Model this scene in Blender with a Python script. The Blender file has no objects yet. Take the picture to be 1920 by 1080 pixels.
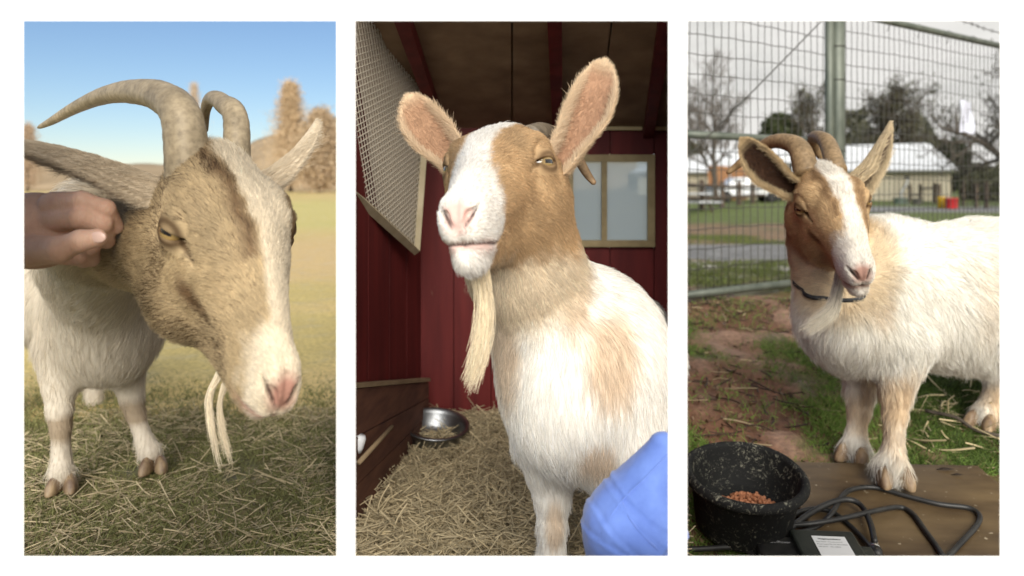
import bpy, bmesh, math, random
import numpy as np
from mathutils import Vector, Matrix
SC = bpy.context.scene
F32 = np.float32
rng = np.random.default_rng(7)
# ---------------------------------------------------------------- helpers
def link(o, parent=None):
    SC.collection.objects.link(o)
    if parent is not None: o.parent = parent
    return o
def tag(o, label=None, cat=None, group=None, kind=None):
    for k, v in (('label', label), ('category', cat), ('group', group), ('kind', kind)):
        if v: o[k] = v
    return o
def empty(name, loc=(0, 0, 0), parent=None):
    o = bpy.data.objects.new(name, None); o.empty_display_size = .05; o.location = loc
    return link(o, parent)
def rel(o, parent):
    """parent o (built in world coordinates) to an Empty that is only translated"""
    o.parent = parent; o.location = o.location - parent.location
    return o
def mesh_obj(name, V, Fc, mat, parent=None, smooth=True, cols=None):
    me = bpy.data.meshes.new(name)
    V = np.asarray(V, F32)
    if isinstance(Fc, np.ndarray):
        me.vertices.add(len(V)); me.vertices.foreach_set('co', V.ravel())
        n, k = Fc.shape
        me.loops.add(n * k); me.loops.foreach_set('vertex_index', Fc.ravel().astype(np.int32))
        me.polygons.add(n); me.polygons.foreach_set('loop_start', (np.arange(n) * k).astype(np.int32))
        me.update(calc_edges=True); me.validate()
    else:
        me.from_pydata(V.tolist(), [], [tuple(int(i) for i in q) for q in Fc]); me.update()
    if smooth: me.polygons.foreach_set('use_smooth', np.ones(len(me.polygons), bool))
    if cols is not None:
        a = me.attributes.new('Col', 'FLOAT_COLOR', 'POINT')
        c = np.ones((len(V), 4), F32); c[:, :3] = cols; a.data.foreach_set('color', c.ravel())
    if mat is not None: me.materials.append(mat)
    o = bpy.data.objects.new(name, me); link(o)
    if parent is not None: rel(o, parent)
    return o
def hair_obj(name, P, R, C, mat, parent=None):
    """P (n,k,3) strand points, R (n,k) radii, C (n,3) colours"""
    n, k = P.shape[:2]
    cu = bpy.data.hair_curves.new(name)
    cu.add_curves([k] * n)
    cu.attributes['position'].data.foreach_set('vector', P.astype(F32).ravel())
    ra = cu.attributes.get('radius') or cu.attributes.new('radius', 'FLOAT', 'POINT')
    ra.data.foreach_set('value', R.astype(F32).ravel())
    a = cu.attributes.new('Col', 'FLOAT_COLOR', 'CURVE')
    c = np.ones((n, 4), F32); c[:, :3] = C; a.data.foreach_set('color', c.ravel())
    cu.materials.append(mat)
    o = bpy.data.objects.new(name, cu); link(o)
    if parent is not None: rel(o, parent)
    return o
# ---------------------------------------------------------------- numpy noise
def vnoise(p, seed=0):
    """value noise, p (n,3) -> (n,) in 0..1"""
    p = np.asarray(p, np.float64); i = np.floor(p).astype(np.int64); f = p - i; f = f * f * (3 - 2 * f)
    def h(x, y, z):
        v = (x * 374761393 + y * 668265263 + z * 2147483647 + seed * 1274126177) & 0xffffffff
        v = ((v ^ (v >> 13)) * 1274126177) & 0xffffffff
        return ((v ^ (v >> 16)) & 0xffff) / 65535.
    r = 0
    for dx in (0, 1):
        for dy in (0, 1):
            for dz in (0, 1):
                w = (f[:, 0] if dx else 1 - f[:, 0]) * (f[:, 1] if dy else 1 - f[:, 1]) * (f[:, 2] if dz else 1 - f[:, 2])
                r = r + w * h(i[:, 0] + dx, i[:, 1] + dy, i[:, 2] + dz)
    return r
def fbm(p, oct=3, seed=0):
    r = 0; a = .5; t = 0
    for k in range(oct):
        r = r + a * vnoise(p * 2 ** k, seed + k); t += a; a *= .5
    return r / t
# ---------------------------------------------------------------- signed distances
def smin(a, b, k):
    h = np.clip(.5 + .5 * (b - a) / k, 0, 1)
    return b + (a - b) * h - k * h * (1 - h)
def smax(a, b, k): return -smin(-a, -b, k)
def ell(p, c, r, R=None):
    q = p - np.asarray(c, F32)
    if R is not None: q = q @ np.asarray(R, F32)
    r = np.asarray(r, F32)
    k0 = np.linalg.norm(q / r, axis=1); k1 = np.linalg.norm(q / (r * r), axis=1) + 1e-9
    return k0 * (k0 - 1) / k1
def cone(p, a, b, ra, rb):
    a = np.asarray(a, F32); b = np.asarray(b, F32); ba = b - a; pa = p - a
    h = np.clip(pa @ ba / (ba @ ba), 0, 1)
    return np.linalg.norm(pa - h[:, None] * ba, axis=1) - (ra + (rb - ra) * h)
def frame(fwd, up=(0, 0, 1)):
    """columns: right, forward, up"""
    f = np.asarray(fwd, float); f /= np.linalg.norm(f); r = np.cross(f, up); r /= np.linalg.norm(r)
    return np.stack([r, f, np.cross(r, f)], 1)
def surface(sdf, lo, hi, h, clip=None):
    """naive surface nets of sdf in the box lo..hi, evaluated sparsely; returns verts, quads"""
    lo = np.asarray(lo, float); hi = np.asarray(hi, float); B = 6
    nb = np.ceil((hi - lo) / (h * B)).astype(int); n = nb * B
    cx = [lo[i] + (np.arange(nb[i]) + .5) * B * h - .5 * h for i in range(3)]
    g = np.stack(np.meshgrid(*cx, indexing='ij'), -1).reshape(-1, 3).astype(F32)
    d = sdf(g)
    Fg = np.repeat(np.repeat(np.repeat(d.reshape(nb), B, 0), B, 1), B, 2).astype(F32)
    act = np.abs(d) < h * B * 1.15 + h
    bi = np.stack(np.unravel_index(np.nonzero(act)[0], nb), 1)
    off = np.stack(np.meshgrid(*[np.arange(B)] * 3, indexing='ij'), -1).reshape(-1, 3)
    ii = (bi[:, None, :] * B + off[None]).reshape(-1, 3)
    pts = (lo + ii * h).astype(F32)
    val = np.concatenate([sdf(pts[k:k + 400000]) for k in range(0, len(pts), 400000)])
    Fg[ii[:, 0], ii[:, 1], ii[:, 2]] = val
    s = Fg < 0
    c = np.zeros(np.array(s.shape) - 1, np.int8)
    cs = [(a, b, e) for a in (0, 1) for b in (0, 1) for e in (0, 1)]
    for a, b, e in cs: c += s[a:a + c.shape[0], b:b + c.shape[1], e:e + c.shape[2]]
    ai = np.stack(np.nonzero((c > 0) & (c < 8)), 1)
    idx = -np.ones(c.shape, np.int32); idx[ai[:, 0], ai[:, 1], ai[:, 2]] = np.arange(len(ai))
    acc = np.zeros((len(ai), 3)); cnt = np.zeros(len(ai))
    for i in range(8):
        for j in range(i + 1, 8):
            A = np.array(cs[i]); Bc = np.array(cs[j])
            if np.abs(A - Bc).sum() != 1: continue
            fa = Fg[tuple((ai + A).T)]; fb = Fg[tuple((ai + Bc).T)]
            m = (fa < 0) != (fb < 0); t = np.where(m, fa / np.where(m, fa - fb, 1), 0)
            acc += np.where(m[:, None], A + (Bc - A) * t[:, None], 0); cnt += m
    V = lo + (ai + acc / cnt[:, None]) * h
    Q = []
    for ax in range(3):
        u, v = [(1, 2), (2, 0), (0, 1)][ax]
        sl0 = [slice(1, -1)] * 3; sl1 = [slice(1, -1)] * 3
        sl0[ax] = slice(0, -1); sl1[ax] = slice(1, None)
        a = s[tuple(sl0)]; b = s[tuple(sl1)]
        e = np.stack(np.nonzero(a != b), 1)
        st = a[tuple(e.T)]
        base = e + 1; base[:, ax] -= 1
        du = np.zeros(3, int); du[u] = 1; dv = np.zeros(3, int); dv[v] = 1
        def gi(p):
            return idx[tuple(np.clip(p, 0, np.array(idx.shape) - 1).T)]
        q = np.stack([gi(base - du - dv), gi(base - dv), gi(base), gi(base - du)], 1)
        q[~st] = q[~st][:, ::-1]
        Q.append(q[(q >= 0).all(1)])
    Q = np.concatenate(Q)
    for it in range(2):
        d, gr = grad(sdf, V, h * .3)
        V = V - np.clip(d, -h, h)[:, None] * gr
    if clip is not None:
        keep = clip(V); kq = keep[Q].all(1); Q = Q[kq]
        m = -np.ones(len(V), int); us = np.unique(Q); m[us] = np.arange(len(us)); V = V[us]; Q = m[Q]
    return V, Q
def grad(sdf, P, e):
    P = P.astype(F32); d = sdf(P); g = np.zeros((len(P), 3))
    for i in range(3):
        q = np.zeros(3, F32); q[i] = e
        g[:, i] = sdf(P + q) - sdf(P - q)
    g /= np.linalg.norm(g, axis=1)[:, None] + 1e-12
    return d, g
def sample_tris(V, Q, n, dens=None):
    """n random points on the quads Q; dens: per-vertex density"""
    T = np.concatenate([Q[:, :3], Q[:, [0, 2, 3]]]) if Q.shape[1] == 4 else Q
    a, b, c = V[T[:, 0]], V[T[:, 1]], V[T[:, 2]]
    ar = np.linalg.norm(np.cross(b - a, c - a), axis=1)
    if dens is not None: ar = ar * dens[T].mean(1)
    t = rng.choice(len(T), n, p=ar / ar.sum())
    u = rng.random(n); v = rng.random(n); m = u + v > 1; u[m] = 1 - u[m]; v[m] = 1 - v[m]
    return a[t] + (b - a)[t] * u[:, None] + (c - a)[t] * v[:, None]
def sweep(path, rad, seg=10, flat=1., up=(0, 0, 1), cap=True):
    """tube along path (k,3) with radii rad (k,); returns V, faces"""
    P = np.asarray(path, float); k = len(P); rad = np.broadcast_to(np.asarray(rad, float), (k,))
    T = np.gradient(P, axis=0); T /= np.linalg.norm(T, axis=1)[:, None] + 1e-12
    n = np.asarray(up, float); n = n - T[0] * (n @ T[0])
    if np.linalg.norm(n) < 1e-3: n = np.cross(T[0], (1, .3, .2))
    V = []
    for i in range(k):
        n = n - T[i] * (n @ T[i]); n /= np.linalg.norm(n); b = np.cross(T[i], n)
        a = np.arange(seg) * 2 * math.pi / seg
        V.append(P[i] + rad[i] * (np.cos(a)[:, None] * n * flat + np.sin(a)[:, None] * b))
    V = np.concatenate(V)
    i, j = np.meshgrid(np.arange(k - 1), np.arange(seg), indexing='ij'); j2 = (j + 1) % seg
    Fq = np.stack([i * seg + j, i * seg + j2, (i + 1) * seg + j2, (i + 1) * seg + j], -1).reshape(-1, 4).tolist()
    if cap: Fq += [list(range(seg))[::-1], list(range((k - 1) * seg, k * seg))]
    return V, Fq
def spline(pts, n):
    """Catmull-Rom through pts -> n points"""
    P = np.asarray(pts, float); P = np.concatenate([[2 * P[0] - P[1]], P, [2 * P[-1] - P[-2]]])
    m = len(P) - 3; t = np.linspace(0, m - 1e-6, n); i = t.astype(int); f = (t - i)[:, None]
    a, b, c, d = P[i], P[i + 1], P[i + 2], P[i + 3]
    return .5 * (2 * b + (c - a) * f + (2 * a - 5 * b + 4 * c - d) * f ** 2 + (3 * b - a - 3 * c + d) * f ** 3)
def join(parts):
    V = []; Fq = []; o = 0
    for v, f in parts:
        V.append(np.asarray(v, float)); Fq += [[i + o for i in q] for q in f]; o += len(v)
    return np.concatenate(V), Fq
def box(c, s, R=None):
    """centre, full sizes, optional 3x3 (columns = axes)"""
    v = np.array([[x, y, z] for x in (-.5, .5) for y in (-.5, .5) for z in (-.5, .5)]) * np.asarray(s)
    if R is not None: v = v @ np.asarray(R).T
    return v + np.asarray(c), [[0, 1, 3, 2], [4, 6, 7, 5], [0, 4, 5, 1], [2, 3, 7, 6], [0, 2, 6, 4], [1, 5, 7, 3]]
def bevel(o, w, seg=2):
    m = o.modifiers.new('Bevel', 'BEVEL'); m.width = w; m.segments = seg; m.limit_method = 'ANGLE'
    return o
# ---------------------------------------------------------------- materials
def mat(name, rough=.7, **kw):
    m = bpy.data.materials.new(name); m.use_nodes = True
    nt = m.node_tree; b = nt.nodes['Principled BSDF']
    b.inputs['Roughness'].default_value = rough
    if 'col' in kw: b.inputs['Base Color'].default_value = (*kw['col'], 1)
    if 'metal' in kw: b.inputs['Metallic'].default_value = kw['metal']
    if 'spec' in kw: b.inputs['Specular IOR Level'].default_value = kw['spec']
    if 'sheen' in kw: b.inputs['Sheen Weight'].default_value = kw['sheen']
    if 'sss' in kw:
        b.inputs['Subsurface Weight'].default_value = kw['sss']; b.inputs['Subsurface Radius'].default_value = (.006, .002, .001)
    return m, nt, b
def nd(nt, t, **kw):
    n = nt.nodes.new(t)
    for k, v in kw.items():
        if k in n.inputs: n.inputs[k].default_value = v
        else: setattr(n, k, v)
    return n
def lk(nt, a, b): nt.links.new(a, b)
def ramp(nt, fac, stops):
    r = nt.nodes.new('ShaderNodeValToRGB'); e = r.color_ramp.elements
    while len(e) < len(stops): e.new(.5)
    for x, (p, c) in zip(e, stops): x.position = p; x.color = (*c, 1) if len(c) == 3 else c
    lk(nt, fac, r.inputs[0]); return r
def noise(nt, scale, detail=4, rough=.55, vec=None, dim='Object', dist=0):
    n = nd(nt, 'ShaderNodeTexNoise'); n.inputs['Scale'].default_value = scale; n.inputs['Detail'].default_value = detail
    n.inputs['Roughness'].default_value = rough; n.inputs['Distortion'].default_value = dist
    if vec is None:
        t = nd(nt, 'ShaderNodeTexCoord'); vec = t.outputs[dim]
    lk(nt, vec, n.inputs['Vector']); return n
def stretch(nt, sc, dim='Object'):
    t = nd(nt, 'ShaderNodeTexCoord'); m = nd(nt, 'ShaderNodeMapping'); m.inputs['Scale'].default_value = sc
    lk(nt, t.outputs[dim], m.inputs['Vector']); return m.outputs[0]
def bump(nt, b, h, s=.3, dist=.01):
    n = nd(nt, 'ShaderNodeBump'); n.inputs['Strength'].default_value = s; n.inputs['Distance'].default_value = dist
    lk(nt, h, n.inputs['Height']); lk(nt, n.outputs[0], b.inputs['Normal']); return n
def simple(name, c0, c1, scale=8, rough=.7, bs=.2, bd=.005, sc=None, stops=(.35, .7), metal=0., detail=5, **kw):
    """two-tone noise material"""
    m, nt, b = mat(name, rough, metal=metal, **kw)
    n = noise(nt, scale, detail, vec=stretch(nt, sc) if sc else None)
    r = ramp(nt, n.outputs[0], [(stops[0], c0), (stops[1], c1)]); lk(nt, r.outputs[0], b.inputs['Base Color'])
    if bs: bump(nt, b, n.outputs[0], bs, bd)
    return m
# ---------------------------------------------------------------- camera, sky, sun
FPX, YH, CAMZ = 1400., 345., .80
def W(px, py, d): return np.array([(px - 960) / FPX * d, d, CAMZ - (py - YH) / FPX * d])
cam = bpy.data.cameras.new('camera'); cam_o = bpy.data.objects.new('camera', cam); link(cam_o)
cam_o.location = (0, 0, CAMZ); cam_o.rotation_euler = (math.pi / 2, 0, 0)
cam.sensor_width = 36; cam.lens = 36 * FPX / 1920; cam.shift_y = -(540 - YH) / 1920
cam.clip_start = .02; cam.clip_end = 2000
SC.camera = cam_o
cam.dof.use_dof = True; cam.dof.focus_distance = 1.15; cam.dof.aperture_fstop = 3.8
SUN_EL, SUN_AZ = math.radians(27), math.radians(176)       # azimuth clockwise from +Y: behind the camera, to its right
wd = bpy.data.worlds.new('World'); SC.world = wd; wd.use_nodes = True
_nt = wd.node_tree; _bg = _nt.nodes['Background']; _bg.inputs['Strength'].default_value = 1.
_sky = nd(_nt, 'ShaderNodeTexSky', sky_type='NISHITA'); _sky.sun_disc = False; _sky.sun_elevation = SUN_EL; _sky.sun_rotation = SUN_AZ
_sky.air_density = 1.0; _sky.dust_density = .0; _sky.ozone_density = 5.0
_sc = nd(_nt, 'ShaderNodeMix', data_type='RGBA', blend_type='MULTIPLY'); _sc.inputs[0].default_value = 1.; lk(_nt, _sky.outputs[0], _sc.inputs[6]); _sc.inputs[7].default_value = (.055, .0505, .049, 1)
# a bank of grey cloud lies over the right half of the sky
_t = nd(_nt, 'ShaderNodeTexCoord'); _sx = nd(_nt, 'ShaderNodeSeparateXYZ'); lk(_nt, _t.outputs['Generated'], _sx.inputs[0])
_mp = nd(_nt, 'ShaderNodeMapping'); _mp.inputs['Scale'].default_value = (1, 1, 3.2); lk(_nt, _t.outputs['Generated'], _mp.inputs['Vector'])
_n = noise(_nt, 2.2, 6, .5, vec=_mp.outputs[0]); _ad = nd(_nt, 'ShaderNodeMath', operation='MULTIPLY_ADD'); lk(_nt, _n.outputs[0], _ad.inputs[0]); _ad.inputs[1].default_value = .3; lk(_nt, _sx.outputs[0], _ad.inputs[2])
_mr = nd(_nt, 'ShaderNodeMapRange', interpolation_type='SMOOTHSTEP'); lk(_nt, _ad.outputs[0], _mr.inputs[0]); _mr.inputs[1].default_value = .08; _mr.inputs[2].default_value = .38
_n2 = noise(_nt, 3.5, 6, .6, vec=_mp.outputs[0], dist=.4)
_cl = ramp(_nt, _n2.outputs[0], [(.30, (.30, .30, .29)), (.48, (.375, .37, .355)), (.66, (.425, .415, .40))])
_mx = nd(_nt, 'ShaderNodeMix', data_type='RGBA'); lk(_nt, _mr.outputs[0], _mx.inputs[0]); lk(_nt, _sc.outputs[2], _mx.inputs[6]); lk(_nt, _cl.outputs[0], _mx.inputs[7])
lk(_nt, _mx.outputs[2], _bg.inputs['Color'])
sun = bpy.data.lights.new('sun', 'SUN'); sun.energy = 2.5; sun.angle = math.radians(45); sun.color = (1, .95, .86)
sun_o = bpy.data.objects.new('sun', sun); link(sun_o); sun_o.location = (0, -3, 5)
_d = Vector((math.sin(SUN_AZ) * math.cos(SUN_EL), math.cos(SUN_AZ) * math.cos(SUN_EL), math.sin(SUN_EL)))
sun_o.rotation_euler = _d.to_track_quat('Z', 'Y').to_euler()
vs = SC.view_settings; vs.view_transform = 'Standard'; vs.look = 'None'; vs.exposure = 1.1; vs.gamma = 1.; vs.use_curve_mapping = False
SC.cycles.max_bounces = 8; SC.cycles.diffuse_bounces = 4; SC.cycles.glossy_bounces = 3; SC.cycles.transmission_bounces = 4; SC.cycles.transparent_max_bounces = 6
# ---------------------------------------------------------------- goats
def eye_frame(sx):
    f = np.array([sx * .86, .46, .12]); f /= np.linalg.norm(f)
    u = np.array([sx * -.42, .90, .10]); u -= f * (u @ f); u /= np.linalg.norm(u)      # along the lid slit, towards the nose
    v = np.cross(f, u) * sx; v = v if v[2] > 0 else -v
    return f, u, v
EYE = np.array([.0455, .004, .010]); EYE_R = .0165
LID = .0040; TAPER = .1; CHIN = 0.
def mouth_z(y): return -.0540 - .12 * np.clip(.142 - y, 0, .1) + .019 * np.clip((.112 - y) / .036, 0, 1) ** 1.4
def head_sdf(p):
    """goat head, x = the animal's right, y = nose, z = up; about 0.25 long"""
    a = p.copy(); a[:, 0] = np.abs(a[:, 0])
    d = ell(p, (0, -.035, .002), (.052, .066, .054))
    d = smin(d, ell(p, (0, .01, .006), (.047, .06, .042)), .02)
    d = smin(d, cone(p, (0, .02, -.012), (0, .118, -.034), .041, .0245), .03)
    d = smin(d, ell(p, (0, .05, -.006), (.024, .07, .026)), .03)                    # bridge of the nose
    d = smin(d, ell(a, (.040, -.004, .026), (.018, .028, .016)), .018)              # brow ridges
    d = smin(d, ell(a, (.034, -.02, -.04), (.022, .05, .040)), .03)                 # cheeks
    d = smin(d, cone(p, (0, -.04, -.062), (0, .095, -.068), .026, .0138), .03)        # jaw
    d = smin(d, ell(a, (.0095, .118, -.041), (.0172, .034, .025)), .016)              # muzzle
    d = smin(d, ell(a, (.0075, .138, -.030), (.0155, .017, .018)), .012)              # nose pad
    d = smin(d, ell(p, (0, .122 - CHIN, -.068 + CHIN * .8), (.0165, .024 - CHIN * .6, .013)), .008)                 # chin
    # mouth: a soft crease
    zc = mouth_z(p[:, 1])
    d = d + .0034 * np.exp(-((p[:, 2] - zc) / .0018) ** 2) * np.clip((p[:, 1] - .073) / .012, 0, 1)
    # nostrils
    n1 = cone(a, (.0062, .156, -.040), (.0130, .153, -.030), .0026, .0044)
    n2 = cone(a, (.0130, .153, -.030), (.0205, .143, -.023), .0044, .0022)
    d = smax(d, -smin(n1, n2, .004), .003)
    ph = cone(p, (0, .158, -.040), (0, .150, -.058), .0012, .0015)
    d = smax(d, -ph, .003)
    # eyes: lid bulge with an almond opening
    f, u, v = eye_frame(1.)
    q = a - EYE.astype(F32); qf = q @ f.astype(F32); qu = q @ u.astype(F32); qv = q @ v.astype(F32)
    lid = ell(a, EYE + f * .001, (.0188, .0188, .0178))
    d = smin(d, lid, .010)
    tear = cone(a, EYE + u * .017 + f * .0115 - v * .003, EYE + u * .034 + f * .012 - v * .012, .0030, .0020)
    d = smax(d, -tear, .006)
    w = np.clip(1 - (qu / .0172) ** 2, -1, 1)
    alm = np.maximum(qv - LID * w, -(qv) - .0062 * w + .001)
    alm = np.maximum(alm, -qf + .004)
    d = smax(d, -alm, .0016)
    fold = np.linalg.norm(np.stack([qu, qv - .001], 1), axis=1) - .0205
    d = d + .0022 * np.exp(-(fold / .003) ** 2) * np.clip((qv - .002) / .006, 0, 1) * (qf > 0)
    return d
HEADLEN = .25
def eye_obj(name, c, f, u, v, r, parent, M):
    n, k = 24, 32
    th = np.linspace(0, math.pi, n); ph = np.arange(k) * 2 * math.pi / k
    V = []
    for t in th:
        for q in ph: V.append((math.sin(t) * math.cos(q), math.sin(t) * math.sin(q), math.cos(t)))
    V = np.array(V); V[:, 2] += .10 * np.clip(V[:, 2] - .72, 0, 1) ** 1 * 1.2
    cols = np.zeros((len(V), 3))
    Fq = [[i * k + j, (i + 1) * k + j, (i + 1) * k + (j + 1) % k, i * k + (j + 1) % k] for i in range(n - 1) for j in range(k)]
    o = mesh_obj(name, V * r, Fq, M, None)
    Mx = Matrix((Vector(u), Vector(v), Vector(f))).transposed().to_4x4()
    Mx.translation = Vector(c)
    o.matrix_world = Mx
    if parent is not None: o.parent = parent; o.location = o.location - parent.location
    return o
def attr_col(nt, name='Col'):
    a = nd(nt, 'ShaderNodeAttribute'); a.attribute_name = name; return a.outputs['Color']
M_SKIN, _nt, _b = mat('goat_coat', .85, spec=.15)
lk(_nt, attr_col(_nt), _b.inputs['Base Color'])
bump(_nt, _b, noise(_nt, 260, 3).outputs[0], .25, .002)
M_FUR, _nt, _b = mat('goat_hair', .55, spec=.35)
lk(_nt, attr_col(_nt), _b.inputs['Base Color'])
M_HORN, _nt, _b = mat('goat_horn', .5, spec=.4)
_n = noise(_nt, 130, 5, vec=stretch(_nt, (1, 1, 1)))
_m = nd(_nt, 'ShaderNodeMix', data_type='RGBA', blend_type='MULTIPLY'); _m.inputs[0].default_value = .6
lk(_nt, attr_col(_nt), _m.inputs[6]); lk(_nt, ramp(_nt, _n.outputs[0], [(.3, (.35, .33, .3)), (.62, (1, 1, 1))]).outputs[0], _m.inputs[7])
lk(_nt, _m.outputs[2], _b.inputs['Base Color']); bump(_nt, _b, _n.outputs[0], .35, .002)
M_HOOF = simple('goat_hoof', (.16, .10, .06), (.42, .30, .17), 60, .55, .3, .002, sc=(1, 1, .3))
# eye: amber iris, dark level bar of a pupil, dark rim
M_EYE, _nt, _b = mat('goat_eye', .06)
_b.inputs['Coat Weight'].default_value = 1.; _b.inputs['Coat Roughness'].default_value = .03
_t = nd(_nt, 'ShaderNodeTexCoord'); _s = nd(_nt, 'ShaderNodeSeparateXYZ'); _nm = nd(_nt, 'ShaderNodeVectorMath', operation='NORMALIZE')
lk(_nt, _t.outputs['Object'], _nm.inputs[0]); lk(_nt, _nm.outputs[0], _s.inputs[0])
def _math(op, a, b=None, c=None):
    n = nd(_nt, 'ShaderNodeMath', operation=op)
    for i, x in enumerate((a, b, c)):
        if x is None: continue
        if isinstance(x, (int, float)): n.inputs[i].default_value = x
        else: lk(_nt, x, n.inputs[i])
    return n.outputs[0]
_ax = _math('ABSOLUTE', _s.outputs[0]); _ay = _math('ABSOLUTE', _s.outputs[1])
_pu = _math('MAXIMUM', _math('DIVIDE', _ax, .40), _math('DIVIDE', _ay, .13))
_ring = ramp(_nt, _s.outputs[2], [(.60, (.02, .015, .01)), (.70, (.05, .03, .012)), (.78, (.19, .12, .04)), (.93, (.33, .22, .08))])
_mx = nd(_nt, 'ShaderNodeMix', data_type='RGBA'); lk(_nt, ramp(_nt, _pu, [(.85, (1, 1, 1)), (1., (0, 0, 0))]).outputs[0], _mx.inputs[0])
lk(_nt, _ring.outputs[0], _mx.inputs[6]); _mx.inputs[7].default_value = (.008, .007, .008, 1)
lk(_nt, _mx.outputs[2], _b.inputs['Base Color'])
def bodycol_default(P): return np.tile([.74, .68, .58], (len(P), 1))
def idw(P, G, val, pw=3.):
    """inverse-distance weights of guide values"""
    d = np.linalg.norm(P[:, None, :] - G[None], axis=2) + 1e-4
    w = d ** -pw; w /= w.sum(1)[:, None]
    return w @ val
def strands(P, N, flow, L, tilt, k, rad, jit=.25, clump=.35, cs=90., grav=.1, seed=3):
    n = len(P)
    Fl = flow - N * (flow * N).sum(1)[:, None]; Fl /= np.linalg.norm(Fl, axis=1)[:, None] + 1e-9
    side = np.cross(N, Fl)
    a = (fbm(P * cs * .35, 2, seed) - .5) * 2.2 * clump + (vnoise(P * cs, seed + 9) - .5) * 2 * clump + rng.normal(0, jit, n)
    Fl = Fl * np.cos(a)[:, None] + side * np.sin(a)[:, None]
    tl = np.clip(tilt + rng.normal(0, .10, n) + (vnoise(P * cs * .8, seed + 5) - .5) * .5, .05, 1.4)
    D = Fl * np.cos(tl)[:, None] + N * np.sin(tl)[:, None]
    t = np.linspace(0, 1, k)
    L = L * rng.uniform(.65, 1.25, n)
    bend = Fl * .35 - N * np.sin(tl)[:, None] * .55 + np.array([0, 0, -1.]) * grav
    S = P[:, None] + L[:, None, None] * (t[None, :, None] * D[:, None] + (t ** 2)[None, :, None] * bend[:, None] * .8)
    # neighbouring tips lean together
    cl = np.stack([vnoise(P * cs * 1.7, seed + 20 + i) - .5 for i in range(3)], 1) * (L * clump * 1.1)[:, None]
    S = S + (t ** 2)[None, :, None] * cl[:, None]
    R = rad[:, None] * (1 - .75 * t ** 1.5)[None] if np.ndim(rad) else np.tile(rad * (1 - .75 * t ** 1.5), (n, 1))
    return S, R
def ear_mesh(b, tip, n, width, cup, bend=(0, 0, 0), nu=15, nt_=26, th=.0028, base=.42):
    b = np.asarray(b, float); tip = np.asarray(tip, float); ax = tip - b; L = np.linalg.norm(ax); ax /= L
    n = np.asarray(n, float); n = n - ax * (n @ ax); n /= np.linalg.norm(n); sd = np.cross(ax, n)
    t = np.linspace(0, 1, nt_); u = np.linspace(-1, 1, nu)
    w = width * .5 * np.interp(t, [0, .08, .25, .5, .7, .85, .94, .98, 1], [base, base + .06, .78, 1, .93, .70, .45, .26, .04])
    cp = cup * np.interp(t, [0, .2, .5, .8, 1], [1.25, 1.15, .8, .45, .1])
    bd = np.asarray(bend, float)
    def pt(off):
        X = []
        for i in range(nt_):
            c = b + ax * L * t[i] + bd * (t[i] * (1 - t[i]) * 4)
            for uu in u:
                curl = 1 - .28 * uu * uu * min(1, cp[i] / (w[i] + 1e-6))
                X.append(c + sd * w[i] * uu * curl + n * (cp[i] * uu * uu + off * (1 - .75 * abs(uu) ** 3)))
        return np.array(X)
    A = pt(th); Bq = pt(-th); m = nt_ * nu
    Fq = []
    for i in range(nt_ - 1):
        for j in range(nu - 1):
            a = i * nu + j
            Fq.append([a, a + 1, a + nu + 1, a + nu]); Fq.append([m + a, m + a + nu, m + a + nu + 1, m + a + 1])
    for i in range(nt_ - 1):
        a = i * nu; Fq.append([a, a + nu, m + a + nu, m + a]); a = i * nu + nu - 1; Fq.append([a, m + a, m + a + nu, a + nu])
    for j in range(nu - 1):
        a = (nt_ - 1) * nu + j; Fq.append([a, a + 1, m + a + 1, m + a][::1])
        a = j; Fq.append([a, m + a, m + a + 1, a + 1])
    uu = np.tile(u, nt_); tt = np.repeat(t, nu)
    return np.concatenate([A, Bq]), np.array(Fq), ax, n, sd, uu, tt, m, L
def horn_mesh(pts, r0, r1, rings=26, flat=.8, up=(0, 1, 0), seg=20, n=110, amp=.035):
    P = spline(pts, n); t = np.linspace(0, 1, n)
    r = r0 + (r1 - r0) * t ** 1.05
    ph = t ** .8 * rings + .25 * np.sin(t * 23)
    fade = np.clip(1.15 - t * 1.2, 0, 1)
    r = r * (1 + amp * fade * (np.abs(np.sin(ph * math.pi)) ** .6 - .6)) * np.where(t > .97, np.sqrt(np.clip((1.0001 - t) / .03, 0, 1)), 1)
    V, Fq = sweep(P, r, seg, flat, up)
    c = np.repeat(P, seg, 0); dv = V - c
    k = 1 + .05 * (fbm(V * 60, 2, 4) - .5)
    return c + dv * k[:, None], Fq, np.repeat(t, seg)
def hoof_parts(toe, fwd, ground_n, sc, M, parent):
    """two claws; toe = point on the ground under the fetlock's front"""
    f = np.asarray(fwd, float); up = np.asarray(ground_n, float); up /= np.linalg.norm(up); f -= up * (f @ up); f /= np.linalg.norm(f); r = np.cross(f, up)
    for s in (-1, 1):
        def sd(p, s=s):
            q = p - (np.asarray(toe) + r * s * .0150 * sc).astype(F32)
            x = q @ r.astype(F32); y = q @ f.astype(F32); z = q @ up.astype(F32)
            y = y + s * 0 ; x = x + s * np.clip(y, -.05, .05) * -.18
            d = ell(np.stack([x, y, z], 1), (0, -.004 * sc, .004 * sc), (.0145 * sc, .033 * sc, .030 * sc))
            d = smax(d, -z, .003); return smax(d, (y * .86 + z * .50 - .028 * sc), .004)
        c = np.asarray(toe) + r * s * .0150 * sc
        V, Q = surface(sd, c - .06 * sc, c + .06 * sc, .0025)
        mesh_obj('hoof', V, Q, M, parent)
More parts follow.
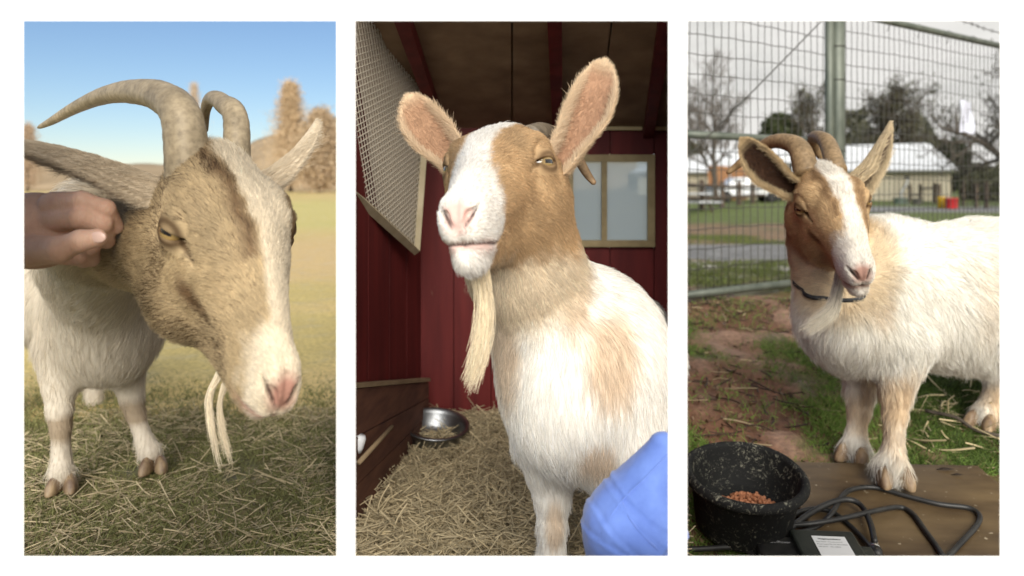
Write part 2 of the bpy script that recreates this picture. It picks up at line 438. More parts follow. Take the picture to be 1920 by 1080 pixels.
def build_goat(cfg):
    R = cfg['R']; s = cfg['s']; hs = np.asarray(cfg['hs'], float); t = cfg['t']; Rf = R.astype(F32); tf = t.astype(F32)
    root = empty('goat', cfg['base'])
    tag(root, cfg['label'], 'goat', 'goats behind the white wall')
    tap = F32(TAPER)
    def toh(p):
        q = ((p - tf) @ Rf / (s * hs).astype(F32)).astype(F32)
        q[:, 0] *= 1 + tap * np.clip((q[:, 1] - F32(.04)) / F32(.1), 0, 1.2); return q
    def hw(q): return t + s * (R @ (np.asarray(q, float) * hs))
    def hv(q): return R @ np.asarray(q, float)
    hasbody = cfg['body']
    def body(p):
        d = None
        for pr in hasbody:
            e = ell(p, *pr[1:-1]) if pr[0] == 'e' else cone(p, *pr[1:-1])
            d = e if d is None else smin(d, e, pr[-1])
        for lg in cfg['legs']:
            l = None
            for (a, ra), (b, rb) in zip(lg[:-1], lg[1:]):
                e = cone(p, a, b, ra, rb); l = e if l is None else smin(l, e, .012)
            d = smin(d, l, .045)
        return d
    nk = cfg['neck']
    def sdf(p):
        d = body(p)
        n = None
        for (a, ra), (b, rb) in zip(nk[:-1], nk[1:]):
            e = cone(p, a, b, ra, rb); n = e if n is None else smin(n, e, .03)
        d = smin(d, n, .07)
        q = toh(p); near = np.abs(q).max(1) < .26
        h = np.full(len(p), 9., F32); h[near] = head_sdf(q[near]) * s * float(hs.min())
        return smin(d, h, .03)
    cen = np.array([0, .02, -.02], F32)
    hl = np.array([hw((x, y, z)) for x in (-.155, .155) for y in (-.135, .175) for z in (-.175, .135)])
    V1, Q1 = surface(sdf, hl.min(0) - .01, hl.max(0) + .01, cfg.get('hres', .003), lambda v: np.linalg.norm(toh(v.astype(F32)) - cen, axis=1) < .150)
    lo, hi = cfg['box']
    V2, Q2 = surface(sdf, lo, hi, cfg.get('bres', .009), lambda v: np.linalg.norm(toh(v.astype(F32)) - cen, axis=1) > .142)
    V = np.concatenate([V1, V2]); Q = np.concatenate([Q1, Q2 + len(V1)])
    col = cfg['col']
    hq = toh(V.astype(F32))
    C = col(V, hq)
    bodyo = mesh_obj('body', V, Q, M_SKIN, root, cols=C)
    # ---- fur
    d0 = cfg['dens'](V, hq)
    n = cfg['nfur']
    d0 = d0 * (1 - .0 * d0)
    # keep the eye openings free
    for sx in (1, -1):
        f, u, v = eye_frame(1.); m = np.array([sx, 1, 1]); e = hq - (EYE * m); a = e @ (u * m); b = e @ (v * m); g = e @ (f * m)
        d0[(np.abs(a) < .021) & (np.abs(b) < .0125) & (g > 0)] = 0
    P = sample_tris(V, Q, n, d0)
    _, N = grad(sdf, P, .004)
    G = np.array([g[0] for g in cfg['guides']]); FV = np.array([g[1] for g in cfg['guides']], float); LV = np.array([g[2:4] for g in cfg['guides']])
    hg = [((0, .15, -.03), (0, -.7, .5), .0026, .35), ((0, .10, -.01), (0, -1, .15), .0048, .22), ((0, .03, .04), (0, -1, .2), .0080, .24), ((0, -.06, .055), (0, -1, .35), .022, .55),
          ((0, .12, -.08), (0, -.5, -1), .010, .4), ((0, .02, -.09), (0, -1, -.4), .013, .3)]
    for sx in (1, -1):
        hg += [((sx * .03, .12, -.045), (sx * .2, -1, -.2), .0032, .3), ((sx * .045, .05, -.03), (sx * .1, -1, -.35), .0062, .2), ((sx * .055, -.03, -.03), (sx * .1, -1, -.5), .0085, .2),
               ((sx * .05, 0, .03), (sx * .6, -.7, .3), .0055, .3), ((sx * .05, -.02, -.08), (0, -1, -.7), .013, .25), ((sx * .055, -.07, .02), (sx * .5, -.8, 0), .014, .3),
               ((sx * .056, .018, -.010), (sx * .3, -.6, -.7), .0030, .2), ((sx * .058, -.01, .005), (sx * .3, -1, .1), .0035, .2)]
    G = np.concatenate([G, [hw(g[0]) for g in hg]]); FV = np.concatenate([FV, [hv(g[1]) for g in hg]]); LV = np.concatenate([LV, [(g[2] * s, g[3]) for g in hg]])
    # guides close to the face act only near it: fold head coordinates into the distance
    fl = np.concatenate([idw(P[k:k + 20000], G, FV) for k in range(0, n, 20000)])
    lt = np.concatenate([idw(P[k:k + 20000], G, LV) for k in range(0, n, 20000)])
    S, Rr = strands(P, N, fl, lt[:, 0], lt[:, 1], 5, cfg.get('frad', .00032), jit=.18, cs=cfg.get('cs', 70.), clump=cfg.get('clump', .32))
    cc = col(P, toh(P.astype(F32)))
    cc = cc * np.exp(rng.normal(0, .16, n))[:, None]
    if 'dark' in cfg:
        pd = cfg['dark'](P, toh(P.astype(F32))) * (cc.mean(1) < .36); m = rng.random(n) < pd; cc[m] *= np.array([.22, .17, .13])
    hair_obj('fur', S, Rr, np.clip(cc, 0, .95), M_FUR, root)
    # ---- eyes
    for sx in (1, -1):
        f, u, v = eye_frame(1.); m = np.array([sx, 1, 1])
        eye_obj('eye', hw(EYE * m), hv(f * m), hv(u * m), hv(v * m), EYE_R * s, root, M_EYE)
    # ---- ears
    for e in cfg['ears']:
        Ve, Fe, ax, nn, sd, uu, tt, mm, L = ear_mesh(*e['shape'], **e.get('kw', {}))
        ci = np.array(e['inner']); co = np.array(e['outer'])
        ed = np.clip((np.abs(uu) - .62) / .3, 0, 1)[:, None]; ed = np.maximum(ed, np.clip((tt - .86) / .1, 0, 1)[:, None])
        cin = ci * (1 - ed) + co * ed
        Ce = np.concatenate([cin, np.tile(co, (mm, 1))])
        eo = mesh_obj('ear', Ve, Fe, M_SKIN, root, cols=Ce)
        Fe3 = Fe
        ne = int(e.get('n', 9000) * 2)
        dens = np.concatenate([.35 + ed[:, 0] * 1.0, np.full(mm, 1.)])
        Pe = sample_tris(Ve, Fe3, ne, dens)
        # nearest vertex gives side, u, t
        idx = np.concatenate([np.argmin(((Pe[k:k + 1500, None] - Ve[None]) ** 2).sum(2), 1) for k in range(0, ne, 1500)])
        inner = idx < mm; vi = idx % mm
        Ne = np.where(inner[:, None], nn, -nn) + sd * (uu[vi] * np.where(inner, -.7, .7))[:, None]
        Ne /= np.linalg.norm(Ne, axis=1)[:, None]
        flow = np.tile(ax, (ne, 1)) + sd * (uu[vi] * .35 * np.where(inner, -1, 1))[:, None]
        Ls = np.where(inner, .004 + .008 * np.clip((np.abs(uu[vi]) - .55) * 2, 0, 1) * (tt[vi] < .8), .0035 + .004 * (1 - tt[vi])) * s
        Se, Re = strands(Pe, Ne, flow, Ls, np.where(inner, .4, .14), 4, cfg.get('frad', .00032), jit=.42, clump=.10)
        Cc = Ce[idx] * np.exp(rng.normal(0, .10, ne))[:, None]
        h = hair_obj('ear_fur', Se, Re, np.clip(Cc, 0, .95), M_FUR, root)
        h.parent = eo; h.location = (0, 0, 0)
    for hcf in cfg['horns']:
        Vh, Fh, th = horn_mesh(**hcf)
        k = fbm(Vh * np.array([45, 45, 45]), 3, 6)[:, None]; tt = th[:, None]
        Ch = np.array(cfg['horncol'][0]) * (1 - tt) + np.array(cfg['horncol'][1]) * tt
        mesh_obj('horn', Vh, Fh, M_HORN, root, cols=Ch * (.6 + .8 * k))
    for hf in cfg.get('hooves', []): hoof_parts(*hf[:3], hf[3], M_HOOF, root)
    # ---- beard
    for bd in cfg.get('beards', []):
        nb = bd['n']; k = 12
        path = spline(bd['path'], k)
        o = rng.normal(0, 1, (nb, 3)); o /= np.linalg.norm(o, axis=1)[:, None]; o *= rng.random(nb)[:, None] ** .4
        loc = bd.get('locks', 5); lid = rng.integers(0, loc, nb); lo_ = rng.normal(0, .8, (loc, 3))
        wdt = np.interp(np.linspace(0, 1, k), np.linspace(0, 1, len(bd['w'])), bd['w'])
        e = rng.uniform(.6, 1.03, nb) * rng.uniform(.86, 1., loc)[lid]
        tt = np.linspace(0, 1, k)
        S = np.zeros((nb, k, 3))
        for i in range(k):
            q = np.stack([np.interp(np.clip(tt[i] * e, 0, 1), tt, path[:, j]) for j in range(3)], 1)
            S[:, i] = q + (o * (1 - .55 * tt[i]) + lo_[lid] * tt[i] * .75 + .12 * np.sin(tt[i] * 5 + lid[:, None] * 2.1 + np.arange(3))) * wdt[i]
        S = S + (rng.normal(0, .45, (nb, 1, 3)) * (tt ** 1.5)[None, :, None] + .25 * np.sin(tt[None, :, None] * rng.uniform(3, 9, (nb, 1, 1)) + rng.random((nb, 1, 3)) * 6) * tt[None, :, None]) * wdt[None, :, None]
        Rr = np.tile(.00030 * (1 - .7 * tt ** 2), (nb, 1))
        cb = np.array(bd['col']) * np.exp(rng.normal(0, .18, nb))[:, None]
        hair_obj('beard', S, Rr, np.clip(cb, 0, .95), M_FUR, root)
    return root, sdf, hw, hv, toh
def blob(P, c, r, e=.35):
    """soft ellipsoid mask round c with radii r"""
    d = np.linalg.norm((P - np.asarray(c)) / np.asarray(r), axis=1)
    d = d + (fbm(P * 45, 3, 11) - .5) * .5
    return np.clip((1 - d) / e + .5, 0, 1)[:, None]
def mixc(a, b, m): return a * (1 - m) + np.asarray(b) * m
def face_cols(C, h, tan, white, dark, pink, w0=.020, shift=0., deep=.5, muzz=.088, eyew=0., hr=.20):
    """coat markings of the head, h = head coordinates"""
    h = h.astype(float); nz = fbm(h * 70, 3, 2) - .5; nz2 = fbm(h * 28, 3, 5) - .5
    near = np.clip((hr - np.linalg.norm(h - np.array([0, .02, -.02]), axis=1)) / .035, 0, 1)
    head = near[:, None]
    T = np.tile(np.asarray(tan, float), (len(h), 1)) * (1 + .5 * nz2[:, None])
    x = h[:, 0] - shift - nz * .012
    y, z = h[:, 1], h[:, 2]
    # darker strip along the blaze and from the eye down the cheek
    wb = np.interp(y, [-.09, -.04, 0, .05, .09, .13], [w0 * 1.2, w0 * 1.15, w0, w0 * .82, w0 * .95, w0 * 1.3])
    edge = np.clip(1 - np.abs(np.abs(x) - wb - .009) / .012, 0, 1) * (y < .075) * (y > -.07) * (z > -.03)
    ax = np.abs(h[:, 0])
    tear = np.clip(1 - np.linalg.norm(np.stack([(ax - .046 + (y - .02) * .10) / .011, (y - .055) / .05, (z + .012 + (y - .02) * .42) / .013], 1), axis=1), 0, 1) * 1.6
    orb = np.clip(1 - np.linalg.norm(np.stack([(ax - .055) / .025, (y - .004) / .026, (z - .01) / .016], 1), axis=1), 0, 1) * 1.4
    dk = np.clip(np.maximum(np.maximum(edge * deep, tear * deep), orb * .75), 0, .95)[:, None]
    T = mixc(T, dark, dk)
    f, u, v = eye_frame(1.); hm = h.copy(); hm[:, 0] = ax; e = hm - EYE; rim = np.exp(-((np.hypot((e @ u) / 1.55, e @ v) - .0085) / .0035) ** 2) * ((e @ f) > 0)
    ga = EYE + u * .015 + f * .0115 - v * .002; gb = EYE + u * .040 + f * .010 - v * .016; sg = cone(hm.astype(F32), ga, gb, .0024, .0016); T = mixc(T, np.asarray(dark) * .5, (np.exp(-(np.clip(sg, 0, 1) / .0028) ** 2) * min(1., deep * 1.3))[:, None] * .9)
    T = mixc(T, np.asarray(dark) * .45, np.clip(rim, 0, 1)[:, None] * .9)
    # cream jaw underside and throat
    T = mixc(T, np.asarray(white) * np.array([.95, .86, .70]), np.clip((-.072 - z + nz * .03) / .02, 0, 1)[:, None] * .8)
    bl = np.clip((wb - np.abs(x)) / .006 + .5, 0, 1) * np.clip((z + .035) / .015, 0, 1)
    mz = np.clip((y - muzz + nz * .03 + np.clip(z + .03, -.05, .05) * .2) / .014 + .5, 0, 1)
    Wm = np.maximum(bl, mz)[:, None]
    T = mixc(T, white, Wm)
    # bare pink nose and lips
    ns = np.clip(1 - np.linalg.norm(np.stack([ax / .0235, (y - .160) / .022, (z + .030) / .021], 1), axis=1), 0, 1) * 2.2
    zc = mouth_z(y)
    lip = np.exp(-((z - zc + .002) / .0045) ** 2) * np.clip((y - .10) / .03, 0, 1) * .75
    T = mixc(T, pink, np.clip(np.maximum(ns, lip), 0, 1)[:, None])
    ln = np.exp(-((z - zc) / .0016) ** 2) * np.clip((y - .075) / .012, 0, 1)
    T = mixc(T, np.asarray(pink) * .16, np.clip(ln, 0, 1)[:, None] * .9)
    tn = np.clip((ax - .0062) / .0143, 0, 1); no = np.hypot((z - (-.0395 + .0155 * tn)) / .0030, np.clip(ax - .0155, 0, 1) / .0025) + np.clip(.0075 - ax, 0, 1) / .002 + np.clip(.138 - y, 0, 1) / .003
    T = mixc(T, np.asarray(pink) * .16, np.clip(1.4 - no, 0, 1)[:, None])
    return mixc(C, T, head)
def face_dens(h, face=2.2, body=1.):
    h = h.astype(float); near = np.linalg.norm(h - np.array([0, .02, -.02]), axis=1) < .165
    d = np.where(near, face, body)
    ax = np.abs(h[:, 0]); y, z = h[:, 1], h[:, 2]
    ns = np.linalg.norm(np.stack([ax / .0235, (y - .160) / .022, (z + .030) / .021], 1), axis=1) < .72
    zc = mouth_z(y)
    lp = (np.abs(z - zc + .0015) < .0035) & (y > .10)
    d = np.where(ns & near, .0, d); d = np.where(lp & near, .15, d)
    return d
def leg(*pts): return [(np.asarray(p), r) for p, r in pts]
Rg1 = np.array([[-0.76830374, 0.55528122, 0.3183899], [-0.6385541, -0.6993043, -0.32128204], [0.04424954, -0.45015137, 0.89185521]])
Rg2 = np.array([[-0.97319264, -0.22902185, -0.02109682], [0.22944072, -0.97311336, -0.02018281], [-0.01590729, -0.02448223, 0.9995737]])
Rg3 = np.array([[-0.97083448, -0.12603362, -0.20395081], [0.19442363, -0.91162312, -0.36213635], [-0.14028492, -0.39122731, 0.90953908]])
HS1, HS2, HS3 = np.array([.866, 1.078, 1.071]), np.array([.924, 1.015, 1.015]), np.array([.930, 1.051, 1.031])
CZ = np.array([0, 0, CAMZ])
# ============ goat of the left opening
def goat_left():
    s = 1.41; hs = HS1; t = np.array([-0.24483225, 0.63950813, -0.04643373]) * s + CZ; R = Rg1
    hw = lambda q: t + s * (R @ (np.asarray(q, float) * hs)); hv = lambda q: R @ np.asarray(q, float)
    fw = np.array([.66, -.75, 0]); fw /= np.linalg.norm(fw); B = frame(fw)
    ch = np.array([-.885, 1.625, .530])
    white = (.70, .62, .50)
    body = [('e', ch - fw * .36 + [0, 0, .0], (.145, .36, .16), B, .05), ('e', ch + [0, 0, -.02], (.112, .16, .150), B, .07), ('e', ch - fw * .66, (.13, .17, .15), B, .06)]
    legs = [leg((W(112, 660, 1.60), .048), (W(112, 770, 1.585), .024), (W(114, 800, 1.58), .019), (W(115, 868, 1.575), .018), (W(115, 884, 1.565), .026)),
            leg((W(232, 660, 1.69), .048), (W(248, 750, 1.695), .024), (W(254, 775, 1.69), .019), (W(272, 830, 1.68), .018), (W(280, 846, 1.675), .026)),
            leg((ch - fw * .62 + [-.09, -.08, -.08], .07), (ch - fw * .68 + [-.09, -.08, -.22], .032), (ch - fw * .66 + [-.09, -.08, -.385], .022)),
            leg((ch - fw * .62 + [.09, .08, -.08], .07), (ch - fw * .68 + [.09, .08, -.22], .032), (ch - fw * .66 + [.09, .08, -.385], .022))]
    nk0 = hw((.0, -.055, -.025))
    n1 = W(195, 430, 1.13)
    neck = [(hw((.008, -.014, -.056)), .043 * s), (hw((.006, -.06, -.04)), .052 * s), (n1, .078), (W(180, 480, 1.36), .090), (ch + fw * .03 + [0, 0, .02], .105)]
    def col(P, h):
        C = np.tile(white, (len(P), 1)) * (1 + .12 * (fbm(P * 9, 3, 3) - .5))[:, None]
        C = mixc(C, (.26, .17, .085), blob(P, W(115, 800, 1.58), (.05, .05, .03)) * .7)
        C = mixc(C, (.26, .17, .085), blob(P, W(252, 770, 1.69), (.05, .05, .03)) * .7)
        nk = np.clip(1 - np.linalg.norm(P - hw((0, -.09, -.05)), axis=1) / .24, 0, 1)[:, None]
        C = mixc(C, (.40, .30, .17), np.clip(nk * 2.5, 0, .8))
        return face_cols(C, h, (.42, .315, .180), (.66, .57, .43), (.14, .078, .036), (.38, .20, .15), w0=.024, shift=-.020, deep=.9, muzz=.124)
    def dark(P, h):
        h = h.astype(float); ax = h[:, 0]
        near = np.linalg.norm(h - np.array([.03, .02, 0]), axis=1) < .12
        return np.where(near & (ax > .002) & (h[:, 1] < .095), .06 + .38 * np.clip((fbm(h * 32, 2, 8) - .48) * 5, 0, 1), .02)
    guides = [(ch, (-.3, 0, -1), .032, .3), (ch - fw * .3, -fw + [0, 0, -.6], .035, .3), (W(112, 800, 1.58), (0, 0, -1), .010, .25), (W(254, 780, 1.69), (0, 0, -1), .010, .25),
              (W(115, 890, 1.57), (0, -.4, -1), .02, .35), (W(280, 855, 1.68), (0, -.4, -1), .02, .35), (neck[3][0], (-.6, .3, -.7), .03, .3), (neck[2][0], (-.5, .4, -.6), .022, .3)]
    eb = hw((.040, -.066, .014)); el = hw((-.040, -.066, .018))
    ears = [dict(shape=(eb, W(-15, 262, .93), (-.25, -.30, -1), .085, .030), kw=dict(bend=(0, 0, .010), base=.62), inner=(.10, .06, .04), outer=(.56, .46, .33), n=14000),
            dict(shape=(el, W(594, 226, 1.13), (.75, .55, -.25), .062, .026), kw=dict(bend=(.004, 0, -.012), base=.6), inner=(.25, .16, .1), outer=(.62, .52, .38), n=7000)]
    horns = [dict(pts=[hw((.024, -.050, .018)), W(342, 225, .93), W(305, 183, .975), W(255, 172, 1.04), W(200, 178, 1.12), W(145, 200, 1.20), W(95, 228, 1.27), W(70, 240, 1.31)], r0=.0280, r1=.003, flat=.95),
             dict(pts=[hw((-.024, -.050, .018)), W(442, 225, 1.0), W(420, 195, 1.045), W(398, 184, 1.10), W(386, 205, 1.16), W(384, 250, 1.21)], r0=.0190, r1=.005, flat=.95)]
    beards = [dict(path=[W(416, 695, .875), W(392, 745, .868), W(398, 815, .866), W(416, 890, .87)], w=[.006, .0042, .0042, .004], n=130, col=(.70, .60, .44), locks=3), dict(path=[W(428, 705, .872), W(412, 755, .866), W(420, 825, .866), W(436, 888, .87)], w=[.006, .0036, .0036, .0035], n=100, col=(.66, .56, .40), locks=2)]
    cfg = dict(R=R, s=s, hs=hs, t=t, base=(ch[0], ch[1], .16), body=body, legs=legs, neck=neck, box=((-1.70, .70, .12), (-.10, 2.40, 1.0)), col=col, dark=dark,
               frad=.00024, clump=.20, cs=95., dens=lambda V, h: face_dens(h, 11., .8), nfur=150000, guides=guides, ears=ears, horns=horns, horncol=((.36, .29, .19), (.42, .33, .21)), beards=beards,
               hooves=[(W(117, 922, 1.55), (.3, -.9, 0), (0, 0, 1), 1.0), (W(288, 885, 1.655), (.3, -.9, 0), (0, 0, 1), 1.0)], hres=.0028, bres=.011,
               label='goat with long swept horns and lowered tan face, in front of open field')
    return build_goat(cfg)
# ============ goat of the middle opening
def goat_middle():
    s = 1.31; hs = HS2; t = np.array([-0.01283569, 0.77996222, 0.00693729]) * s + CZ; R = Rg2 @ np.array([[math.cos(.06), 0, math.sin(.06)], [0, 1, 0], [-math.sin(.06), 0, math.cos(.06)]])
    hw = lambda q: t + s * (R @ (np.asarray(q, float) * hs)); hv = lambda q: R @ np.asarray(q, float)
    fw = np.array([-.30, -.954, 0]); B = frame(fw); rt = B[:, 0]
    ch = np.array([.115, 1.185, .515])
    white = (.86, .82, .75)
    fwd = np.array([-.30, -.954, .12]); fwd /= np.linalg.norm(fwd); Bb = frame(fwd)
    body = [('e', ch - fw * .31 + [0, 0, -.085], (.090, .30, .165), Bb, .05), ('e', ch + [0, 0, -.01], (.130, .165, .165), B, .09), ('e', ch - fw * .52 + [0, 0, -.11], (.10, .13, .14), B, .06)]
    legs = [leg((W(1030, 830, 1.22), .06), (W(1036, 930, 1.215), .028), (W(1035, 990, 1.21), .022), (W(1033, 1060, 1.21), .024), (W(1033, 1082, 1.20), .030)),
            leg((W(1165, 830, 1.13), .055), (W(1168, 940, 1.13), .034), (W(1168, 1000, 1.13), .028), (W(1168, 1100, 1.13), .024), (W(1168, 1125, 1.12), .030)),
            leg((ch - fw * .52 + rt * .06 + [0, 0, -.12], .055), (ch - fw * .56 + rt * .06 + [0, 0, -.22], .032), (ch - fw * .54 + rt * .06 + [0, 0, -.36], .024)),
            leg((ch - fw * .52 - rt * .06 + [0, 0, -.12], .055), (ch - fw * .56 - rt * .06 + [0, 0, -.22], .032), (ch - fw * .54 - rt * .06 + [0, 0, -.36], .024))]
    neck = [(hw((0, -.035, -.03)), .066 * s), (hw((-.006, -.06, -.10)), .060 * s), (W(1014, 585, 1.15), .068), (ch + [-.01, 0, .01], .112)]
    tan = (.55, .37, .20)
    def col(P, h):
        C = np.tile(white, (len(P), 1)) * (1 + .10 * (fbm(P * 9, 3, 3) - .5))[:, None]
        for (x, y, d, rx, rz, m) in ((1140, 670, 1.07, .042, .065, .7), (948, 650, 1.10, .022, .09, .6), (1068, 545, 1.10, .025, .07, .7), (965, 535, 1.06, .035, .04, .8),
                                     (1040, 985, 1.19, .014, .04, .6), (1120, 870, 1.05, .03, .03, .6)):
            C = mixc(C, tan, blob(P, W(x, y, d), (rx, .12, rz), .6) * m)
        return face_cols(C, h, tan, (.84, .80, .74), (.30, .18, .09), (.72, .43, .37), w0=.021, shift=.006, deep=.30, muzz=.100, hr=.165)
    guides = [(ch + [0, -.15, 0], (.1, 0, -1), .021, .22), (ch - rt * .13, (.3, .2, -1), .020, .22), (ch - fw * .3 + [0, 0, .15], -fw + [0, 0, -.3], .020, .25), (ch - fw * .3 - rt * .12, -fw + [0, 0, -.7], .020, .2),
              (legs[0][2][0], (0, 0, -1), .013, .25), (legs[1][2][0], (0, 0, -1), .013, .25), (ch + [0, -.08, -.16], (0, 0, -1), .028, .4), (neck[2][0], (.1, .1, -1), .018, .22), (neck[1][0], (0, .3, -1), .013, .22)]
    ears = [dict(shape=(hw((.050, -.055, -.004)), W(764, 180, 1.13), (.45, -.85, -.1), .080, .024), kw=dict(bend=(-.010, 0, -.004), base=.80), inner=(.42, .25, .15), outer=(.66, .50, .33), n=10000),
            dict(shape=(hw((-.054, -.055, -.006)), W(1134, 114, 1.10), (-.42, -.90, -.10), .082, .028), kw=dict(bend=(.010, 0, -.004), base=.60), inner=(.44, .26, .16), outer=(.70, .54, .36), n=12000)]
    horns = [dict(pts=[hw((-.026, -.055, .040)), W(1018, 250, 1.14), W(1042, 258, 1.21), W(1075, 285, 1.27), W(1100, 325, 1.29), W(1116, 346, 1.29)], r0=.020, r1=.005, flat=.9),
             dict(pts=[hw((.022, -.055, .020)), W(915, 262, 1.15), W(908, 280, 1.25), W(900, 310, 1.30), W(895, 340, 1.32)], r0=.019, r1=.006, flat=.9)]
    b0 = hw((0, .102, -.078))
    beards = [dict(path=[b0, W(908, 560, .90), W(905, 620, .90), W(893, 680, .895), W(873, 735, .89)], w=[.012, .0085, .008, .008, .007], n=1100, col=(.76, .64, .45), locks=10)]
    cfg = dict(R=R, s=s, hs=hs, t=t, base=(ch[0], ch[1], .13), body=body, legs=legs, neck=neck, box=((-.25, .80, .10), (.95, 2.20, .98)), col=col,
               frad=.00026, clump=.22, dens=lambda V, h: face_dens(h, 7., 1.2), nfur=150000, guides=guides, ears=ears, horns=horns, horncol=((.22, .18, .13), (.34, .22, .12)), beards=beards,
               hooves=[(np.array([.062, 1.185, .132]), fw, (0, 0, 1), 1.1), (np.array([.168, 1.10, .132]), fw, (0, 0, 1), 1.1)], hres=.0028, bres=.010,
               label='goat with upright ears and long pale beard, raised head, standing in red shed')
    return build_goat(cfg)
# ============ goat of the right opening
def goat_right():
    s = 1.25; hs = HS3; t = np.array([0.53194105, 1.23989186, -0.04127989]) * s + CZ; R = Rg3
    hw = lambda q: t + s * (R @ (np.asarray(q, float) * hs)); hv = lambda q: R @ np.asarray(q, float)
    fw = np.array([-.97, -.25, 0]); fw /= np.linalg.norm(fw); B = frame(fw); rt = B[:, 0]
    Fc = np.array([.80, 1.70, .52])
    white = (.79, .76, .68)
    body = [('e', Fc - fw * .34 + [0, 0, .012], (.155, .38, .182), B, .05), ('e', Fc + fw * .03 + [0, 0, -.01], (.095, .110, .148), B, .07), ('e', Fc - fw * .68 + [0, 0, .045], (.14, .18, .17), B, .08),
            ('e', Fc - fw * .06 + [0, 0, .10], (.085, .12, .11), B, .08)]
    legs = [leg((W(1690, 640, 1.64), .072), (W(1680, 735, 1.64), .032), (W(1678, 775, 1.635), .024), (W(1675, 838, 1.625), .019), (W(1672, 866, 1.61), .031)),
            leg((W(1615, 640, 1.77), .06), (W(1612, 735, 1.765), .032), (W(1611, 770, 1.76), .024), (W(1605, 812, 1.755), .020), (W(1603, 832, 1.745), .030)),
            leg((W(1945, 610, 1.95), .10), (W(1885, 700, 1.95), .050), (W(1868, 745, 1.935), .030), (W(1856, 765, 1.92), .028), (W(1848, 776, 1.91), .031)),
            leg((W(2060, 610, 1.78), .10), (W(2070, 740, 1.80), .04), (W(2085, 790, 1.82), .028), (W(2080, 830, 1.80), .026), (W(2078, 842, 1.795), .031))]
    neck = [(hw((.004, -.012, -.064)), .042 * s), (hw((.004, -.05, -.045)), .056 * s), (hw((0, -.075, -.10)), .055 * s), (W(1574, 600, 1.63), .078), (Fc - fw * .02 + [0, 0, .05], .10)]
    tan = (.54, .375, .20)
    def col(P, h):
        C = np.tile(white, (len(P), 1)) * (1 + .14 * (fbm(P * np.array([9, 9, 5]), 3, 3) - .5))[:, None]
        for (x, y, d, rx, rz, m) in ((1650, 575, 1.56, .032, .045, .4), (1845, 560, 1.63, .03, .09, .22), (1678, 750, 1.62, .04, .05, .75), (1675, 820, 1.62, .03, .05, .45), (1610, 770, 1.75, .03, .05, .6),
                                     (1870, 760, 1.92, .05, .06, .7), (1480, 590, 1.58, .02, .06, .4), (1700, 705, 1.63, .05, .03, .3)):
            C = mixc(C, np.asarray(tan) * 1.15, blob(P, W(x, y, d), (rx, .12, rz), .8) * m)
        th = blob(P, hw((.03, -.07, -.06)), (.07, .07, .07), .6)
        C = mixc(C, np.asarray(tan) * 1.1, th * .35)
        return face_cols(C, h, tan, (.78, .73, .64), (.13, .06, .022), (.46, .27, .21), w0=.0190, shift=-.012, deep=.7, muzz=.106, hr=.172)
    fd = -fw
    guides = [(Fc + fw * .12, (0, 0, -1), .024, .24), (Fc - rt * .13, fd * .6 + [0, 0, -1], .026, .26), (Fc - fw * .25 - rt * .16 + [0, 0, .06], fd * .55 + [0, 0, -.8], .034, .24), (Fc - fw * .55 - rt * .16, fd * .5 + [0, 0, -.9], .034, .24),
              (Fc - fw * .3 + [0, 0, .2], fd + [0, 0, -.1], .036, .35), (Fc - fw * .6 + [0, 0, .22], fd + [0, 0, -.1], .036, .35), (Fc - fw * .3 - rt * .1 + [0, 0, -.17], fd * .5 + [0, 0, -.8], .04, .4),
              (neck[3][0], (0, 0, -1), .026, .3), (neck[2][0], (.1, .2, -1), .020, .3)]
    for lg, L in zip(legs[:3], (.034, .030, .028)):
        guides += [(lg[1][0], (.1, 0, -1), .022, .35), (lg[2][0], (0, 0, -1), .011, .25), (lg[3][0] + [0, -.0, .02], (0, 0, -1), .014, .25), (lg[4][0], (-.1, -.45, -1), L, .45)]
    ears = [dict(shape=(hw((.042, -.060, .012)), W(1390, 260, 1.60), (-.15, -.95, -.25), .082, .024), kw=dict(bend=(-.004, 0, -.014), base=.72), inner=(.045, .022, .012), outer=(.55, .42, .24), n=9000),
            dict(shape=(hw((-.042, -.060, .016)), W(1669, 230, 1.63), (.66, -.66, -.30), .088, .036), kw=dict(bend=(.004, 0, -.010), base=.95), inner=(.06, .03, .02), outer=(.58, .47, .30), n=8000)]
    horns = [dict(pts=[hw((.026, -.055, .040)), W(1500, 282, 1.64), W(1478, 267, 1.68), W(1448, 266, 1.73), W(1415, 283, 1.78), W(1385, 308, 1.81), W(1362, 326, 1.82)], r0=.0275, r1=.006, flat=.92),
             dict(pts=[hw((-.026, -.055, .040)), W(1553, 272, 1.66), W(1540, 259, 1.70), W(1526, 258, 1.75), W(1528, 275, 1.79), W(1540, 294, 1.80), W(1548, 300, 1.79)], r0=.0215, r1=.007, flat=.92)]
    b0 = hw((.004, .062, -.068))
    beards = [dict(path=[b0, W(1566, 562, 1.49), W(1555, 590, 1.48), W(1530, 612, 1.485), W(1502, 628, 1.49)], w=[.012, .010, .009, .010, .009], n=600, col=(.74, .68, .55), locks=6)]
    gn = (0, -.176, 1)
